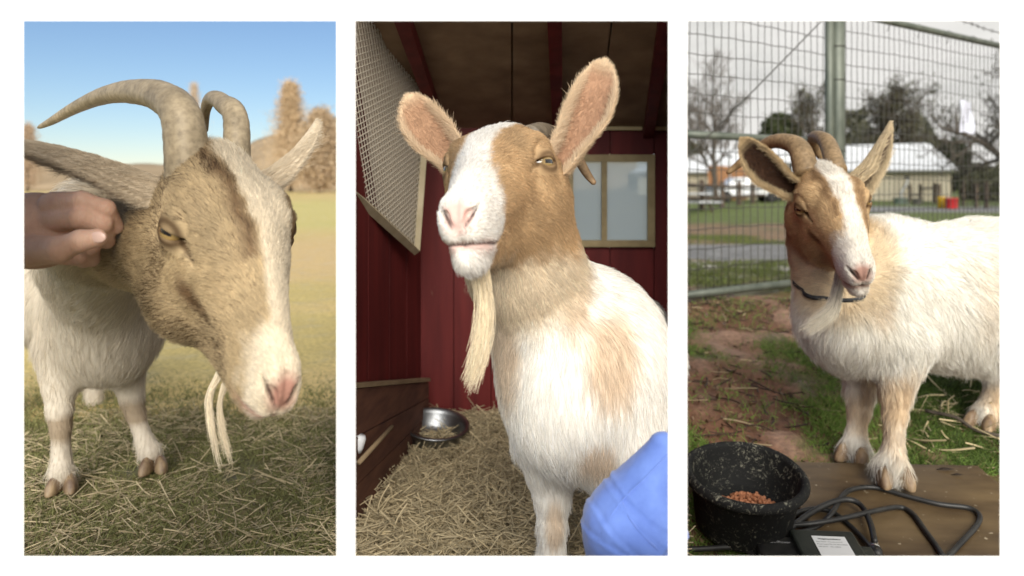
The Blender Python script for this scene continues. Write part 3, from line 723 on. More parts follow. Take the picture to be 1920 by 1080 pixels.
    cfg = dict(R=R, s=s, hs=hs, t=t, base=(Fc[0], Fc[1], .14), body=body, legs=legs, neck=neck, box=((.55, 1.40, .08), (1.85, 2.25, .98)), col=col,
               frad=.00030, dens=lambda V, h: face_dens(h, 5., 1.3), nfur=140000, guides=guides, ears=ears, horns=horns, horncol=((.25, .17, .09), (.36, .24, .12)), beards=beards,
               hooves=[(W(1676, 905, 1.60), (-.15, -.95, 0), gn, 1.25), (W(1598, 862, 1.735), (-.6, -.75, 0), gn, 1.2), (W(1838, 800, 1.90), (-.7, -.6, 0), gn, 1.2), (W(2074, 872, 1.78), (-.7, -.6, 0), gn, 1.2)],
               hres=.0028, bres=.010, cs=55., clump=.4, label='goat with curved horns and dark collar standing by black feed pan')
    return build_goat(cfg)
# ---------------------------------------------------------------- the ground: one sheet
def sstep(a, b, x): t = np.clip((x - a) / (b - a), 0, 1); return t * t * (3 - 2 * t)
def gz(x, y):
    x = np.asarray(x, float); y = np.asarray(y, float); r = np.hypot(x, y); th = np.arctan2(x, np.where(np.abs(y) < 1e-6, 1e-6, y)); th = np.where(y < 0, np.sign(x) * np.pi / 2, th)
    zl = .03 + .12 * sstep(.72, 1.08, r); zl = zl - .08 * sstep(8, 40, r)
    zm = .03 + .10 * sstep(.72, 1.0, r); zm = zm + .07 * sstep(2.6, 3.2, r) - .2 * sstep(6, 40, r)
    yy = np.clip(y, 0, None)
    zr = np.where(yy < 2.88, np.maximum(.176 * (yy - .92), .03), .345)
    k = sstep(2.6, 3.1, yy); zr = np.where((yy > 2.6) & (yy < 3.1), (.176 * (yy - .92)) * (1 - k) + .345 * k, zr)
    zr = np.where(yy >= 3.1, np.interp(yy, [3.1, 5, 8, 15, 25, 40, 80], [.345, .30, .20, 0, -.2, -.25, -.25]), zr)
    wl = 1 - sstep(-.2280, -.2160, np.tan(np.clip(th, -1.5, 1.5))); wr = sstep(.2200, .2330, np.tan(np.clip(th, -1.5, 1.5)))
    fr = np.where(y > 0, 1., sstep(-1, 0, y))
    return (zl * wl + zr * wr + zm * (1 - wl - wr)) * fr + .03 * (1 - fr)
def hit(px, py, dmax=300):
    """where the line of sight through a picture point meets the ground"""
    d = np.geomspace(.8, dmax, 4000); p = np.stack([W(px, py, q) for q in d]); b = p[:, 2] < gz(p[:, 0], p[:, 1])
    i = int(np.argmax(b)) if b.any() else len(d) - 1
    return np.array([p[i, 0], p[i, 1], gz(p[i, 0], p[i, 1])])
def grass_mask(P):
    """where turf holds on in the paddock mud"""
    g = fbm(P * np.array([3.2, 3.2, 0]) + 4.2, 3, 21) - .03
    for px, py, r, a in ((1500, 670, .13, .16), (1470, 720, .10, .12), (1430, 630, .09, .10), (1312, 665, .05, .14), (1335, 745, .07, .10), (1460, 758, .05, .14), (1300, 825, .08, .16), (1560, 780, .10, .10), (1310, 590, .12, .10), (1400, 590, .10, -.10), (1360, 790, .09, -.10), (1470, 800, .06, -.08), (1330, 700, .06, -.08)):
        c = onp(px, py); g = g + a * np.exp(-((P[:, 0] - c[0]) ** 2 + (P[:, 1] - c[1]) ** 2) / r ** 2)
    return g
def onp(px, py, off=.0):
    """picture point onto the sloping paddock plane raised by off"""
    d = (CAMZ + .176 * .92 - off) / ((py - YH) / FPX + .176)
    return W(px, py, d)
def ground_sheet():
    r = np.concatenate([[.05, .3, .6], np.geomspace(.75, 8, 230), np.geomspace(8.2, 900, 70)])
    t = np.concatenate([np.linspace(-180, -38, 24), np.arange(-37, 37.01, .2), np.linspace(38, 180, 24)[:-1]])
    t = np.radians(t); n, k = len(r), len(t)
    Rr, T = np.meshgrid(r, t, indexing='ij'); x = Rr * np.sin(T); y = Rr * np.cos(T)
    P = np.stack([x.ravel(), y.ravel(), np.zeros(n * k)], 1); rr = Rr.ravel()
    z = gz(P[:, 0], P[:, 1])
    a = np.where(P[:, 1] > .05, P[:, 0] / np.maximum(P[:, 1], .05), np.sign(P[:, 0]) * 9)
    right = sstep(.222, .232, a); left = 1 - sstep(-.227, -.217, a)
    nb = fbm(P * 6, 4, 1); nf = fbm(P * 22, 3, 2); big = fbm(P * 1.6, 3, 8)
    near = 1 - sstep(4, 8, rr)
    z = z + near * (right * ((nb - .5) * .040 + (nf - .5) * .016) + left * (nb - .5) * .02)
    P[:, 2] = z
    mud = np.array([.20, .105, .065]); mud2 = np.array([.34, .215, .15]); grass = np.array([.060, .095, .020])
    C = np.tile([.16, .14, .07], (len(P), 1)).astype(float)
    # right: churned red mud with grass, gravel strip, lawn
    gm = sstep(.43, .54, grass_mask(P) + .10 * (nf - .5))
    cr = mud * (1 - sstep(.5, .8, nb)[:, None]) + mud2 * sstep(.5, .8, nb)[:, None]; cr = cr * (.75 + .5 * nf[:, None])
    gm = gm * (.25 + .5 * sstep(.4, .6, fbm(P * 40, 2, 61))); cr = cr * (1 - gm[:, None]) + grass * gm[:, None]
    y = P[:, 1]
    f1 = sstep(2.9, 3.3, y)[:, None]; lawn = np.array([.115, .12, .035]) * (.7 + .6 * nb[:, None]); dirt = np.array([.26, .17, .10])
    cf = lawn * (1 - sstep(.42, .56, big)[:, None]) + dirt * sstep(.42, .56, big)[:, None]
    grv = (sstep(4.75, 4.95, y) * (1 - sstep(6.8, 7.2, y)))[:, None]; cf = cf * (1 - grv) + np.array([.23, .23, .225]) * (.6 + .8 * nf[:, None]) * grv
    wet = (sstep(3.9, 4.1, y) * (1 - sstep(4.6, 4.8, y)) * sstep(.5, .6, nb))[:, None]; cf = cf * (1 - wet) + np.array([.5, .47, .42]) * wet
    dr2 = (sstep(7.4, 8.2, y) * (1 - sstep(13, 15, y)) * sstep(.35, .5, fbm(P * .9, 3, 5)))[:, None]; cf = cf * (1 - dr2 * .75) + np.array([.25, .16, .09]) * dr2 * .75
    gr2 = sstep(14, 17, y)[:, None]; cf = cf * (1 - gr2) + np.array([.12, .16, .035]) * (.75 + .5 * big[:, None]) * gr2
    rd = (sstep(26, 27, y) * (1 - sstep(33, 34, y)) * sstep(.40, .43, a))[:, None]; cf = cf * (1 - rd) + np.array([.24, .245, .25]) * rd
    cr = cr * (1 - f1) + cf * f1
    # left: turf with straw coloured darker as shade, dry lawn coloured brighter as sunlit
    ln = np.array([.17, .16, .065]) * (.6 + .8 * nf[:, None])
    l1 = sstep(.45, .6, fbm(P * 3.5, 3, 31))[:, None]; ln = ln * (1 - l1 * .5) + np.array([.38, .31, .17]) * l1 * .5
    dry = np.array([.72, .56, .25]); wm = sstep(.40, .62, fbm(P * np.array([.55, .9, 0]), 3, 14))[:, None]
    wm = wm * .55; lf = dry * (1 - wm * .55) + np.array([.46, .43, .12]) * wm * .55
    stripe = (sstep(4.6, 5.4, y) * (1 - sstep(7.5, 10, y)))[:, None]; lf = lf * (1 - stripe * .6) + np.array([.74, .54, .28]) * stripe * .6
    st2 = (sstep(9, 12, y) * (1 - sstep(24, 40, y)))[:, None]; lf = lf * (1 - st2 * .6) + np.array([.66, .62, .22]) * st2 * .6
    f2 = sstep(1.95, 2.15, y + (nb - .5) * .2)[:, None]; cl = ln * (1 - f2) + lf * f2  # edge of the painted shade, where the brighter lawn colour takes over
    far = sstep(50, 120, y)[:, None]; cl = cl * (1 - far) + np.array([.42, .29, .17]) * far
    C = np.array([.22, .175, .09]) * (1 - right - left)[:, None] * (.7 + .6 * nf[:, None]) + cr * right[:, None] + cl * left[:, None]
    i, j = np.meshgrid(np.arange(n - 1), np.arange(k), indexing='ij'); j2 = (j + 1) % k
    Q = np.stack([i * k + j, i * k + j2, (i + 1) * k + j2, (i + 1) * k + j], -1).reshape(-1, 4)[:, ::-1]
    m, nt, b = mat('earth_and_turf', .85, spec=.25)
    nz = noise(nt, 60, 6, .65); mm = nd(nt, 'ShaderNodeMix', data_type='RGBA', blend_type='MULTIPLY'); mm.inputs[0].default_value = .75
    lk(nt, attr_col(nt), mm.inputs[6]); lk(nt, ramp(nt, nz.outputs[0], [(.3, (.45, .43, .4)), (.7, (1.35, 1.3, 1.25))]).outputs[0], mm.inputs[7])
    lk(nt, mm.outputs[2], b.inputs['Base Color']); bump(nt, b, nz.outputs[0], .5, .012)
    lk(nt, ramp(nt, noise(nt, 7, 3).outputs[0], [(.35, (.45, .45, .45)), (.6, (.95, .95, .95))]).outputs[0], b.inputs['Roughness'])
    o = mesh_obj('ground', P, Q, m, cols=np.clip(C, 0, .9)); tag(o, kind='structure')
    return o
M_BLADE, _nt, _b = mat('grass_blade', .55, spec=.3)
lk(_nt, attr_col(_nt), _b.inputs['Base Color'])
def blades(name, P, L, r, cols, lean=.6, k=4, curl=.5, label=None, cat=None, dirs=None):
    n = len(P); a = rng.random(n) * 6.283; h = np.stack([np.cos(a), np.sin(a), np.zeros(n)], 1) if dirs is None else dirs
    t = np.linspace(0, 1, k)
    ln = rng.uniform(.1, 1, n) * lean
    up = np.array([0, 0, 1.])
    S = P[:, None] + L[:, None, None] * (t[None, :, None] * (up * np.cos(ln)[:, None] + h * np.sin(ln)[:, None])[:, None] + (t ** 2)[None, :, None] * (h - up * .5)[:, None] * curl * rng.random(n)[:, None, None])
    R = r * rng.uniform(.6, 1.3, n)[:, None] * (1 - .8 * t ** 1.5)[None]
    o = hair_obj(name, S, R, np.clip(cols, 0, .9), M_BLADE); tag(o, label, cat, kind='stuff'); return o
def straws(name, P, L, r, cols, flat=.25, k=6, label=None, cat=None, wob=.25):
    n = len(P); a = rng.random(n) * 6.283; el = np.abs(rng.normal(0, flat, n)); h = np.stack([np.cos(a) * np.cos(el), np.sin(a) * np.cos(el), np.sin(el)], 1)
    sd = np.stack([-np.sin(a), np.cos(a), rng.normal(0, .5, n)], 1)
    t = np.linspace(-.5, .5, k); c = rng.normal(0, wob, n)
    S = P[:, None] + L[:, None, None] * (t[None, :, None] * h[:, None] + ((t ** 2)[None, :, None] * 1.6 - .1) * sd[:, None] * c[:, None, None])
    S[..., 2] = np.maximum(S[..., 2], (P[:, 2] - .012)[:, None])
    R = r * rng.uniform(.5, 1.4, n)[:, None] * np.ones(k)[None]
    o = hair_obj(name, S, R, np.clip(cols, 0, .9), M_BLADE); tag(o, label, cat, kind='stuff'); return o
def scatter(px0, px1, d0, d1, n, keep=None):
    """n points on the ground in a wedge between two bearings and two distances"""
    d = np.sqrt(rng.uniform(d0 ** 2, d1 ** 2, n)); a = rng.uniform((px0 - 960) / FPX, (px1 - 960) / FPX, n)
    P = np.stack([a * d, d, gz(a * d, d)], 1)
    return P if keep is None else P[keep(P)]
# ---------------------------------------------------------------- white board added to stand for the blank margins round the three views
DW = .70
M_WHITE, _nt, _b = mat('margin_white', .6, col=(.90, .90, .90), spec=.2)
bump(_nt, _b, noise(_nt, 90, 3).outputs[0], .04, .001)
def margin_board():
    y0, y1 = DW, DW + .012
    xs = [-.75] + [(p - 960) / FPX * DW for p in (44.3, 631, 666.3, 1253, 1288.3, 1875)] + [.75]
    zs = [-.02, CAMZ - (1043 - YH) / FPX * DW, CAMZ - (39 - YH) / FPX * DW, .995]
    s = .0079
    xb = [xs[0], xs[1] - s, xs[2] + s, xs[3] - s, xs[4] + s, xs[5] - s, xs[6] + s, xs[7]]; zb = [zs[0], zs[1] - s, zs[2] + .004, zs[3]]
    V = [(x, y0, z) for z in zs for x in xs] + [(x, y1, z) for z in zb for x in xb]; F = []
    k = 8; o = 32; hole = {(1, 1), (3, 1), (5, 1)}
    for j in range(3):
        for i in range(7):
            a = j * k + i
            if (i, j) in hole:
                for p, q in ((a, a + 1), (a + 1, a + k + 1), (a + k + 1, a + k), (a + k, a)): F.append([p, p + o, q + o, q])
            else:
                F.append([a, a + 1, a + k + 1, a + k]); F.append([o + a, o + a + k, o + a + k + 1, o + a + 1])
    for i in range(7): F.append([i, i + o, i + 1 + o, i + 1]); a = 3 * k + i; F.append([a, a + 1, a + 1 + o, a + o])
    for j in range(3): a = j * k; F.append([a, a + k, a + k + o, a + o]); a = j * k + 7; F.append([a, a + o, a + k + o, a + k])
    ob = mesh_obj('wall', V, F, M_WHITE, smooth=False)
    tag(ob, 'added white margin board with three tall openings side by side', 'wall')
# ---------------------------------------------------------------- plants
def grow(base, h, r, seed, levels=4, spread=.6, up=.25, nsub=(7, 6, 5, 4), ratio=.62, lean=(0, 0), trunk_frac=.35, droop=0.):
    """branch polylines of a tree: list of (points, radii, level)"""
    R = np.random.default_rng(seed); out = []
    def br(p, d, L, rad, lev, first=.3):
        k = 7; pts = [np.array(p, float)]; dd = d / np.linalg.norm(d)
        for i in range(k - 1):
            dd = dd + R.normal(0, .13 + .05 * lev, 3) + np.array([0, 0, up * .12 - droop * .1 * lev]); dd /= np.linalg.norm(dd)
            pts.append(pts[-1] + dd * L / (k - 1))
        pts = np.array(pts); rr = rad * (1 - .72 * np.linspace(0, 1, k)); out.append((pts, rr, lev))
        if lev >= levels: return
        n = nsub[min(lev, len(nsub) - 1)]
        for i in range(n):
            t = first + (1 - first) * (i + R.random()) / n; j = min(int(t * (k - 1)), k - 2); f = t * (k - 1) - j
            q = pts[j] * (1 - f) + pts[j + 1] * f; ax = pts[j + 1] - pts[j]; ax /= np.linalg.norm(ax)
            s = R.normal(0, 1, 3); s -= ax * (s @ ax); s /= np.linalg.norm(s)
            nd_ = ax * math.cos(spread) + s * math.sin(spread) + np.array([0, 0, up])
            br(q, nd_, L * ratio * R.uniform(.7, 1.15) * (1.15 - .4 * t), rr[j] * .62, lev + 1, .15)
    br(base, np.array([lean[0], lean[1], 1.]), h, r, 0, trunk_frac)
    return out
M_BARK = simple('bark', (.045, .035, .026), (.12, .095, .07), 30, .9, .5, .02)
def tree(name, label, base, h, r, seed, leaf=None, group='trees beyond the wire fence', thin=2, twr=.012, tcol=(.075, .06, .045), **kw):
    root = empty(name, base); B = grow(base, h, r, seed, **kw)
    tk = [sweep(p, q, 7) for p, q, l in B if l < 1]; V, F = join(tk); mesh_obj('trunk', V, F, M_BARK, root)
    lb = [sweep(p, q, 5, cap=False) for p, q, l in B if 1 <= l < thin]
    if lb: V, F = join(lb); mesh_obj('limbs', V, F, M_BARK, root)
    tw = [(p, q) for p, q, l in B if l >= thin]
    if tw:
        P = np.array([p for p, q in tw]); Rr = np.maximum(np.array([q for p, q in tw]), twr * np.linspace(1, .45, 7)[None]); C = np.tile(tcol, (len(tw), 1)) * rng.uniform(.7, 1.4, (len(tw), 1))
        hair_obj('twigs', P, Rr, C, M_BLADE, root)
    if leaf:
        n, size, sp, c0, c1 = leaf
        ends = np.concatenate([p[2:] for p, q, l in B if l >= max(1, thin - 1)])
        c = ends[rng.integers(0, len(ends), n)] + rng.normal(0, sp, (n, 3))
        leaves('crown', c, size, c0, c1, root)
    tag(root, label, 'tree', group); return root
def leaves(name, c, size, c0, c1, root):
    n = len(c); u = rng.normal(0, 1, (n, 3)); u /= np.linalg.norm(u, axis=1)[:, None]; v = np.cross(u, rng.normal(0, 1, (n, 3))); v /= np.linalg.norm(v, axis=1)[:, None]
    s = size * rng.uniform(.6, 1.4, n)[:, None]
    V = np.stack([c - u * s, c + v * s * .55, c + u * s, c - v * s * .55], 1).reshape(-1, 3)
    Q = np.arange(n * 4).reshape(-1, 4)
    k = rng.random(n)[:, None]; C = np.repeat(np.asarray(c0) * (1 - k) + np.asarray(c1) * k, 4, 0)
    return mesh_obj(name, V, Q, M_BLADE, root, smooth=False, cols=C)
def bush(name, label, c, rad, n, size, c0, c1, cat='bush', group=None, seed=0):
    c = np.asarray(c, float); root = empty(name, (c[0], c[1], c[2] - rad[2])); rad = np.asarray(rad, float)
    u = rng.normal(0, 1, (n, 3)); u /= np.linalg.norm(u, axis=1)[:, None]
    lump = .75 + .5 * fbm(u * 2.3 + seed * 7.1, 3, seed)
    p = c + u * rad * (lump * rng.random(n) ** .30)[:, None]
    leaves('crown', p, size, c0, c1, root)
    V, F = sweep([c - [0, 0, rad[2] * 1.02], c - [0, 0, rad[2] * .3], c + [rad[0] * .1, 0, rad[2] * .4]], [rad[0] * .10, rad[0] * .07, rad[0] * .03], 7); mesh_obj('trunk', V, F, M_BARK, root)
    tag(root, label, cat, group); return root
def tube(name, path, r, m, parent=None, seg=8, n=None, up=(0, 0, 1)):
    P = spline(path, n) if n else path
    V, F = sweep(P, r, seg, 1., up); return mesh_obj(name, V, F, m, parent)
def text_mesh(cu):
    t = bpy.data.objects.new('print_source', cu); me = bpy.data.meshes.new_from_object(t); bpy.data.objects.remove(t)
    o = bpy.data.objects.new('print', me); return link(o)
def part_box(name, c, s, m, parent=None, R=None, bev=0):
    V, F = box(c, s, R); o = mesh_obj(name, V, F, m, parent, smooth=False)
    if bev: bevel(o, bev)
    return o
def revolve(prof, c, n=(0, 0, 1), seg=48):
    """profile [(r, h)] about axis n through c"""
    n = np.asarray(n, float); n /= np.linalg.norm(n); a = np.cross(n, (0, 1, 0)); a /= np.linalg.norm(a); b = np.cross(n, a)
    an = np.arange(seg) * 2 * math.pi / seg; V = []
    for r, h in prof: V += [np.asarray(c) + n * h + r * (math.cos(q) * a + math.sin(q) * b) for q in an]
    F = [[i * seg + j, i * seg + (j + 1) % seg, (i + 1) * seg + (j + 1) % seg, (i + 1) * seg + j] for i in range(len(prof) - 1) for j in range(seg)]
    return np.array(V), F
# ================================================================ left opening: open field
M_SKINH, _nt, _b = mat('human_skin', .5, sss=.25, spec=.35)
_n = noise(_nt, 25, 4); lk(_nt, ramp(_nt, _n.outputs[0], [(.3, (.50, .29, .20)), (.7, (.66, .43, .32))]).outputs[0], _b.inputs['Base Color'])
_cr = noise(_nt, 55, 5, .6, vec=stretch(_nt, (3.2, 1, 1)), dist=1.2); bump(_nt, _b, _cr.outputs[0], .55, .003)
def field_left():
    # hand and forearm reaching in from the left, fingers closed on the collar
    root = empty('person', (-.80, .93, .20))
    D = .905
    def c(px, py, d): return W(px, py, d)
    palm = (c(78, 432, D + .015), (.058, .026, .044))
    fing = [[(c(100, 385, D), .0165), (c(152, 380, D - .015), .0135), (c(197, 392, D - .005), .0115), (c(216, 425, D + .02), .0100)],
            [(c(98, 412, D), .0165), (c(150, 408, D - .022), .0135), (c(190, 420, D - .008), .0115), (c(200, 452, D + .02), .0100)],
            [(c(95, 445, D), .0160), (c(135, 448, D + .005), .0130), (c(168, 462, D + .012), .0112), (c(172, 486, D + .03), .0098)],
            [(c(90, 472, D), .0140), (c(122, 478, D + .005), .0115), (c(146, 482, D + .012), .0100), (c(156, 490, D + .03), .0085)]]
    thumb = [(c(62, 470, D - .02), .0190), (c(112, 468, D - .045), .0150), (c(150, 452, D - .05), .0125), (c(182, 446, D - .045), .0105)]
    arm = [(c(-140, 440, D + .06), .050), (c(-20, 436, D + .03), .040), (c(48, 434, D + .01), .036)]
    def sd(p):
        d = ell(p, palm[0], palm[1])
        for a, b in zip(arm[:-1], arm[1:]): d = smin(d, cone(p, a[0], b[0], a[1], b[1]), .03)
        for f in fing + [thumb]:
            e = None
            for a, b in zip(f[:-1], f[1:]):
                k = cone(p, a[0], b[0], a[1], b[1]); e = k if e is None else smin(e, k, .004)
            d = smin(d, e, .0035)
        return d
    V, Q = surface(sd, c(-170, 510, 1.0) - [.08, .22, .06], c(240, 350, .9) + [.03, .12, .05], .0028)
    mesh_obj('arm', V, Q, M_SKINH, root)
    tp = c(184, 445, D - .054); nl = lambda p: ell(p, tp, (.009, .0022, .0065))
    V, Q = surface(nl, tp - .014, tp + .014, .0011); mn, _, bb = mat('nail', .3, col=(.72, .50, .42)); mesh_obj('thumbnail', V, Q, mn, root)
    # sleeve end, off to the left
    V, F = sweep([c(-150, 440, D + .062), c(-110, 439, D + .052), c(-96, 438, D + .05)], [.060, .058, .056], 24); ms = simple('grey_cotton', (.2, .21, .23), (.28, .29, .31), 60, .9); mesh_obj('sleeve', V, F, ms, root)
    tag(root, 'bare hand and forearm reaching in from the left to hold the goat', 'person')
    # far rise of dry ground and its trees
    xs = np.linspace(-150, 20, 90); d = 120.
    hz = lambda x: np.interp(960 + FPX * x / d, [-900, 45, 120, 300, 420, 480, 540, 631, 760, 1200], [20, 5.5, 4.6, 3.2, 4.2, 7.6, 9.6, 11.5, 12., 5.]) + fbm(np.stack([x * .12, x * 0, x * 0], 1), 3, 2) * 1.2
    V = []; rows = [(0, -.4), (.35, .5), (.7, .85), (1., 1.), (1.6, .95)]
    for q, hh in rows:
        for x, h in zip(xs, hz(xs)): V.append((x * (1 + .2 * q), d * (1 + .2 * q), (.1 + h * max(hh, -.05)) * (1 + .1 * q)))
    k = len(xs); F = [[j * k + i, j * k + i + 1, (j + 1) * k + i + 1, (j + 1) * k + i] for j in range(len(rows) - 1) for i in range(k - 1)]
    mh = simple('dry_hillside', (.26, .19, .11), (.42, .31, .19), .12, .95, 0, sc=(1, 1, 2)); tag(mesh_obj('hills', V, F, mh), kind='structure')
    g = 'autumn trees at the far side of the field'
    def conic(name, label, px, top, d, wpx, n, c0, c1):
        b = W(px, 345, d); b[2] = gz(b[0], b[1]); zt = CAMZ + (YH - top) / FPX * d; h = zt - b[2]; w = wpx / FPX * d * .72
        root = empty(name, b); V, F = sweep([b, b + [0, 0, h * .5], b + [0, 0, h * .95]], [h * .022, h * .014, h * .004], 8); mesh_obj('trunk', V, F, M_BARK, root)
        t = rng.random(n) ** .8; a = rng.random(n) * 6.283; rr = np.interp(t, [0, .12, .35, .7, 1], [.35, .8, 1, .62, .12]) * w * np.abs(rng.normal(0, .48, n)) * (.8 + .5 * vnoise(np.stack([a * 1.5, t * 9, t * 0], 1), 3))
        P = b + np.stack([np.cos(a) * rr, np.sin(a) * rr, h * (.08 + .92 * t)], 1) + rng.normal(0, w * .13, (n, 3)); leaves('crown', P, w * .034, c0, c1, root); tag(root, label, 'tree', g)
    conic('tree', 'tall tan autumn tree on the far hillside right of the horned head', 545, 160, 70, 66, 30000, (.50, .36, .21), (.64, .48, .30))
    conic('tree', 'narrow pale tan tree far behind, seen between the two horns', 364, 158, 80, 38, 14000, (.55, .42, .28), (.68, .56, .42))
    conic('tree', 'low tan tree at far left edge of the field under the horn tip', 52, 236, 75, 50, 12000, (.42, .30, .2), (.55, .42, .3))
    conic('tree', 'squat brown tree behind the pale ear at the right', 600, 215, 60, 90, 24000, (.40, .28, .17), (.55, .42, .27))
    # turf and straw in the near shade
    P = scatter(-30, 660, 1.12, 2.6, 26000, lambda q: rng.random(len(q)) < 1 - sstep(1.8, 2.6, q[:, 1])); gc = np.array([.20, .20, .075]) * rng.uniform(.6, 1.5, (len(P), 1))
    blades('grass', P, rng.uniform(.010, .026, len(P)), .0011, gc, 1.1, label='short green turf in front of and around the left goat', cat='grass')
    P = scatter(-30, 660, 1.12, 2.15, 2600, lambda q: (fbm(q * np.array([4, 4, 0]), 2, 77) + .12 * ((q[:, 0] / q[:, 1]) > -.45) > .46)); P[:, 2] += .004
    straws('straw', P, rng.uniform(.04, .15, len(P)), .0008, np.array([.60, .49, .30]) * rng.uniform(.6, 1.25, (len(P), 1)), .22, label='loose pale straw lying on the turf below the left goat', cat='straw')
# ================================================================ middle opening: red shed
def planks(name, a, b, z0, z1, n, m, parent, th=.010, out=(0, -1), ztop=None, gap=.003):
    """upright boards between plan points a and b; each board its own mesh"""
    a = np.asarray(a, float); b = np.asarray(b, float)
    for i in range(n):
        p = a + (b - a) * (i / n); q = a + (b - a) * ((i + 1) / n); L = np.linalg.norm(q - p); u = (q - p) / L; p = p + u * gap / 2; q = q - u * gap / 2
        o = np.asarray(out, float) * rng.uniform(-.0012, .0012); w = np.asarray(out, float) * -th
        t0 = ztop(p) if ztop else z1; t1 = ztop(q) if ztop else z1
        V = [(*(p + o), z0), (*(q + o), z0), (*(q + o), t1), (*(p + o), t0), (*(p + w), z0), (*(q + w), z0), (*(q + w), t1), (*(p + w), t0)]
        mesh_obj(name, V, [[0, 1, 2, 3], [5, 4, 7, 6], [4, 0, 3, 7], [1, 5, 6, 2], [3, 2, 6, 7], [4, 5, 1, 0]], m, parent, smooth=False)
def shed_middle():
    D = 2.15
    mr = simple('barn_red', (.100, .010, .010), (.175, .020, .018), 7, .62, .25, .004, sc=(3, 3, .35), spec=.35)
    mw = simple('rough_ceiling', (.22, .145, .085), (.40, .28, .17), 9, .9, .4, .004, sc=(1, 1, 1))
    mt = simple('tan_trim', (.36, .27, .13), (.50, .39, .20), 20, .6, .1, .002)
    _t = mr.node_tree; _p = _t.nodes['Principled BSDF']; _s = _p.inputs['Base Color'].links[0].from_socket; _c = noise(_t, 26, 7, .7, vec=stretch(_t, (1, 1, .35)), dist=.6); _x = nd(_t, 'ShaderNodeMix', data_type='RGBA'); lk(_t, ramp(_t, _c.outputs[0], [(.66, (0, 0, 0)), (.72, (1, 1, 1))]).outputs[0], _x.inputs[0]); lk(_t, _s, _x.inputs[6]); _x.inputs[7].default_value = (.20, .085, .06, 1); lk(_t, _x.outputs[2], _p.inputs['Base Color'])
    root = empty('shed', (.1, 1.9, .12))
    zc = lambda y: .961 + (D - y) * .256                     # underside of the roof
    planks('back_board', (-.275, D), (.155, D), .10, .975, 4, mr, root)
    planks('back_board', (.409, D), (.505, D), .10, .975, 1, mr, root)
    planks('back_board', (.155, D), (.409, D), .10, .622, 2, mr, root)
    planks('back_board', (.155, D), (.409, D), .880, .975, 2, mr, root)
    u = np.array([-.262, D]); v = np.array([-.319, 1.40]); planks('side_board', u, v, .10, 1.2, 4, mr, root, th=.006, out=(.997, -.075), ztop=lambda p: zc(p[1]))
    planks('side_board', (.2705, 1.18), (.4935, D + .005), .10, 1.2, 4, mr, root, th=.005, out=(-.97, .23), ztop=lambda p: zc(p[1]))
    # roof: ceiling sheets and rafters
    yf = 1.33
    for i, (x0, x1) in enumerate(((-.275, .0), (.0, .25), (.25, .505))):
        g = .002; s0 = (-.231 if i == 0 else None); f0 = max(x0, -.231 * yf) ; f1 = min(x1, .2325 * yf); b0 = x0 + g; b1 = x1 - g
        f0 = f0 if i == 0 else x0 * .75; f1 = f1 if i == 2 else x1 * .75
        V = [(b0, D + .01, zc(D + .01)), (b1, D + .01, zc(D + .01)), (f1 - g, yf, zc(yf)), (f0 + g, yf, zc(yf))]; V += [(x, y, z + .012) for x, y, z in V]
        mesh_obj('ceiling_sheet', V, [[0, 1, 2, 3], [7, 6, 5, 4], [0, 4, 5, 1], [1, 5, 6, 2], [2, 6, 7, 3], [3, 7, 4, 0]], mw, root, smooth=False)
    for xb, xf in ((-.20, -.215), (.132, .075), (.392, .285)):
        V, F = box((0, 0, 0), (.028, 1, .030)); a = np.array([xb, D - .004, zc(D - .004) - .016]); b = np.array([xf, yf + .01, zc(yf + .01) - .016]); L = np.linalg.norm(b - a); Fr = frame(b - a)
        mesh_obj('rafter', (V * [1, L, 1]) @ Fr.T + (a + b) / 2, F, mr, root, smooth=False)
    ml, _, bl_ = mat('pale_strip', .6, col=(.62, .50, .27))
    for px0, px1 in ((1128, 1203), (1225, 1250)): part_box('eave_batten', (W((px0 + px1) / 2, 241, D - .012)), ((px1 - px0) / FPX * D, .012, .010), ml, root)
    V = [(-.285, D + .03, zc(D + .03) + .016), (.508, D + .03, zc(D + .03) + .016), (.2325 * yf, yf + .002, zc(yf) + .016), (-.231 * yf, yf + .002, zc(yf) + .016)]; V += [(x, y, z + .01) for x, y, z in V]
    mesh_obj('roof', V, [[0, 1, 2, 3], [7, 6, 5, 4], [0, 4, 5, 1], [1, 5, 6, 2], [2, 6, 7, 3], [3, 7, 4, 0]], mw, root, smooth=False)
    for x0, x1, z0, z1 in ((-.28, .15, .1, .985), (.415, .507, .1, .985), (.15, .415, .1, .615), (.15, .415, .888, .985)): part_box('backing_sheet', ((x0 + x1) / 2, D + .018, (z0 + z1) / 2), (x1 - x0, .006, z1 - z0), mr, root)
    # window: frame, mullion, two pale panes
    x0, x1 = (1062 - 960) / FPX * D, (1226 - 960) / FPX * D; z0, z1 = CAMZ - (462 - YH) / FPX * D, CAMZ - (291 - YH) / FPX * D; y = D - .006
    wn = part_box('window', ((x0 + x1) / 2, y, z1 - .009), (x1 - x0, .024, .020), mt, root)
    def sub(n, c, s, m): o = part_box(n, c, s, m); o.parent = wn; o.location = wn.location * 0; return o
    sub('frame', ((x0 + x1) / 2, y, z0 + .009), (x1 - x0, .026, .018), mt); sub('frame', (x0 + .009, y, (z0 + z1) / 2), (.018, .022, z1 - z0 - .038), mt); sub('frame', (x1 - .010, y, (z0 + z1) / 2), (.020, .022, z1 - z0 - .038), mt)
    xm = (1132 - 960) / FPX * D; sub('mullion', (xm, y, (z0 + z1) / 2), (.015, .020, z1 - z0 - .038), mt)
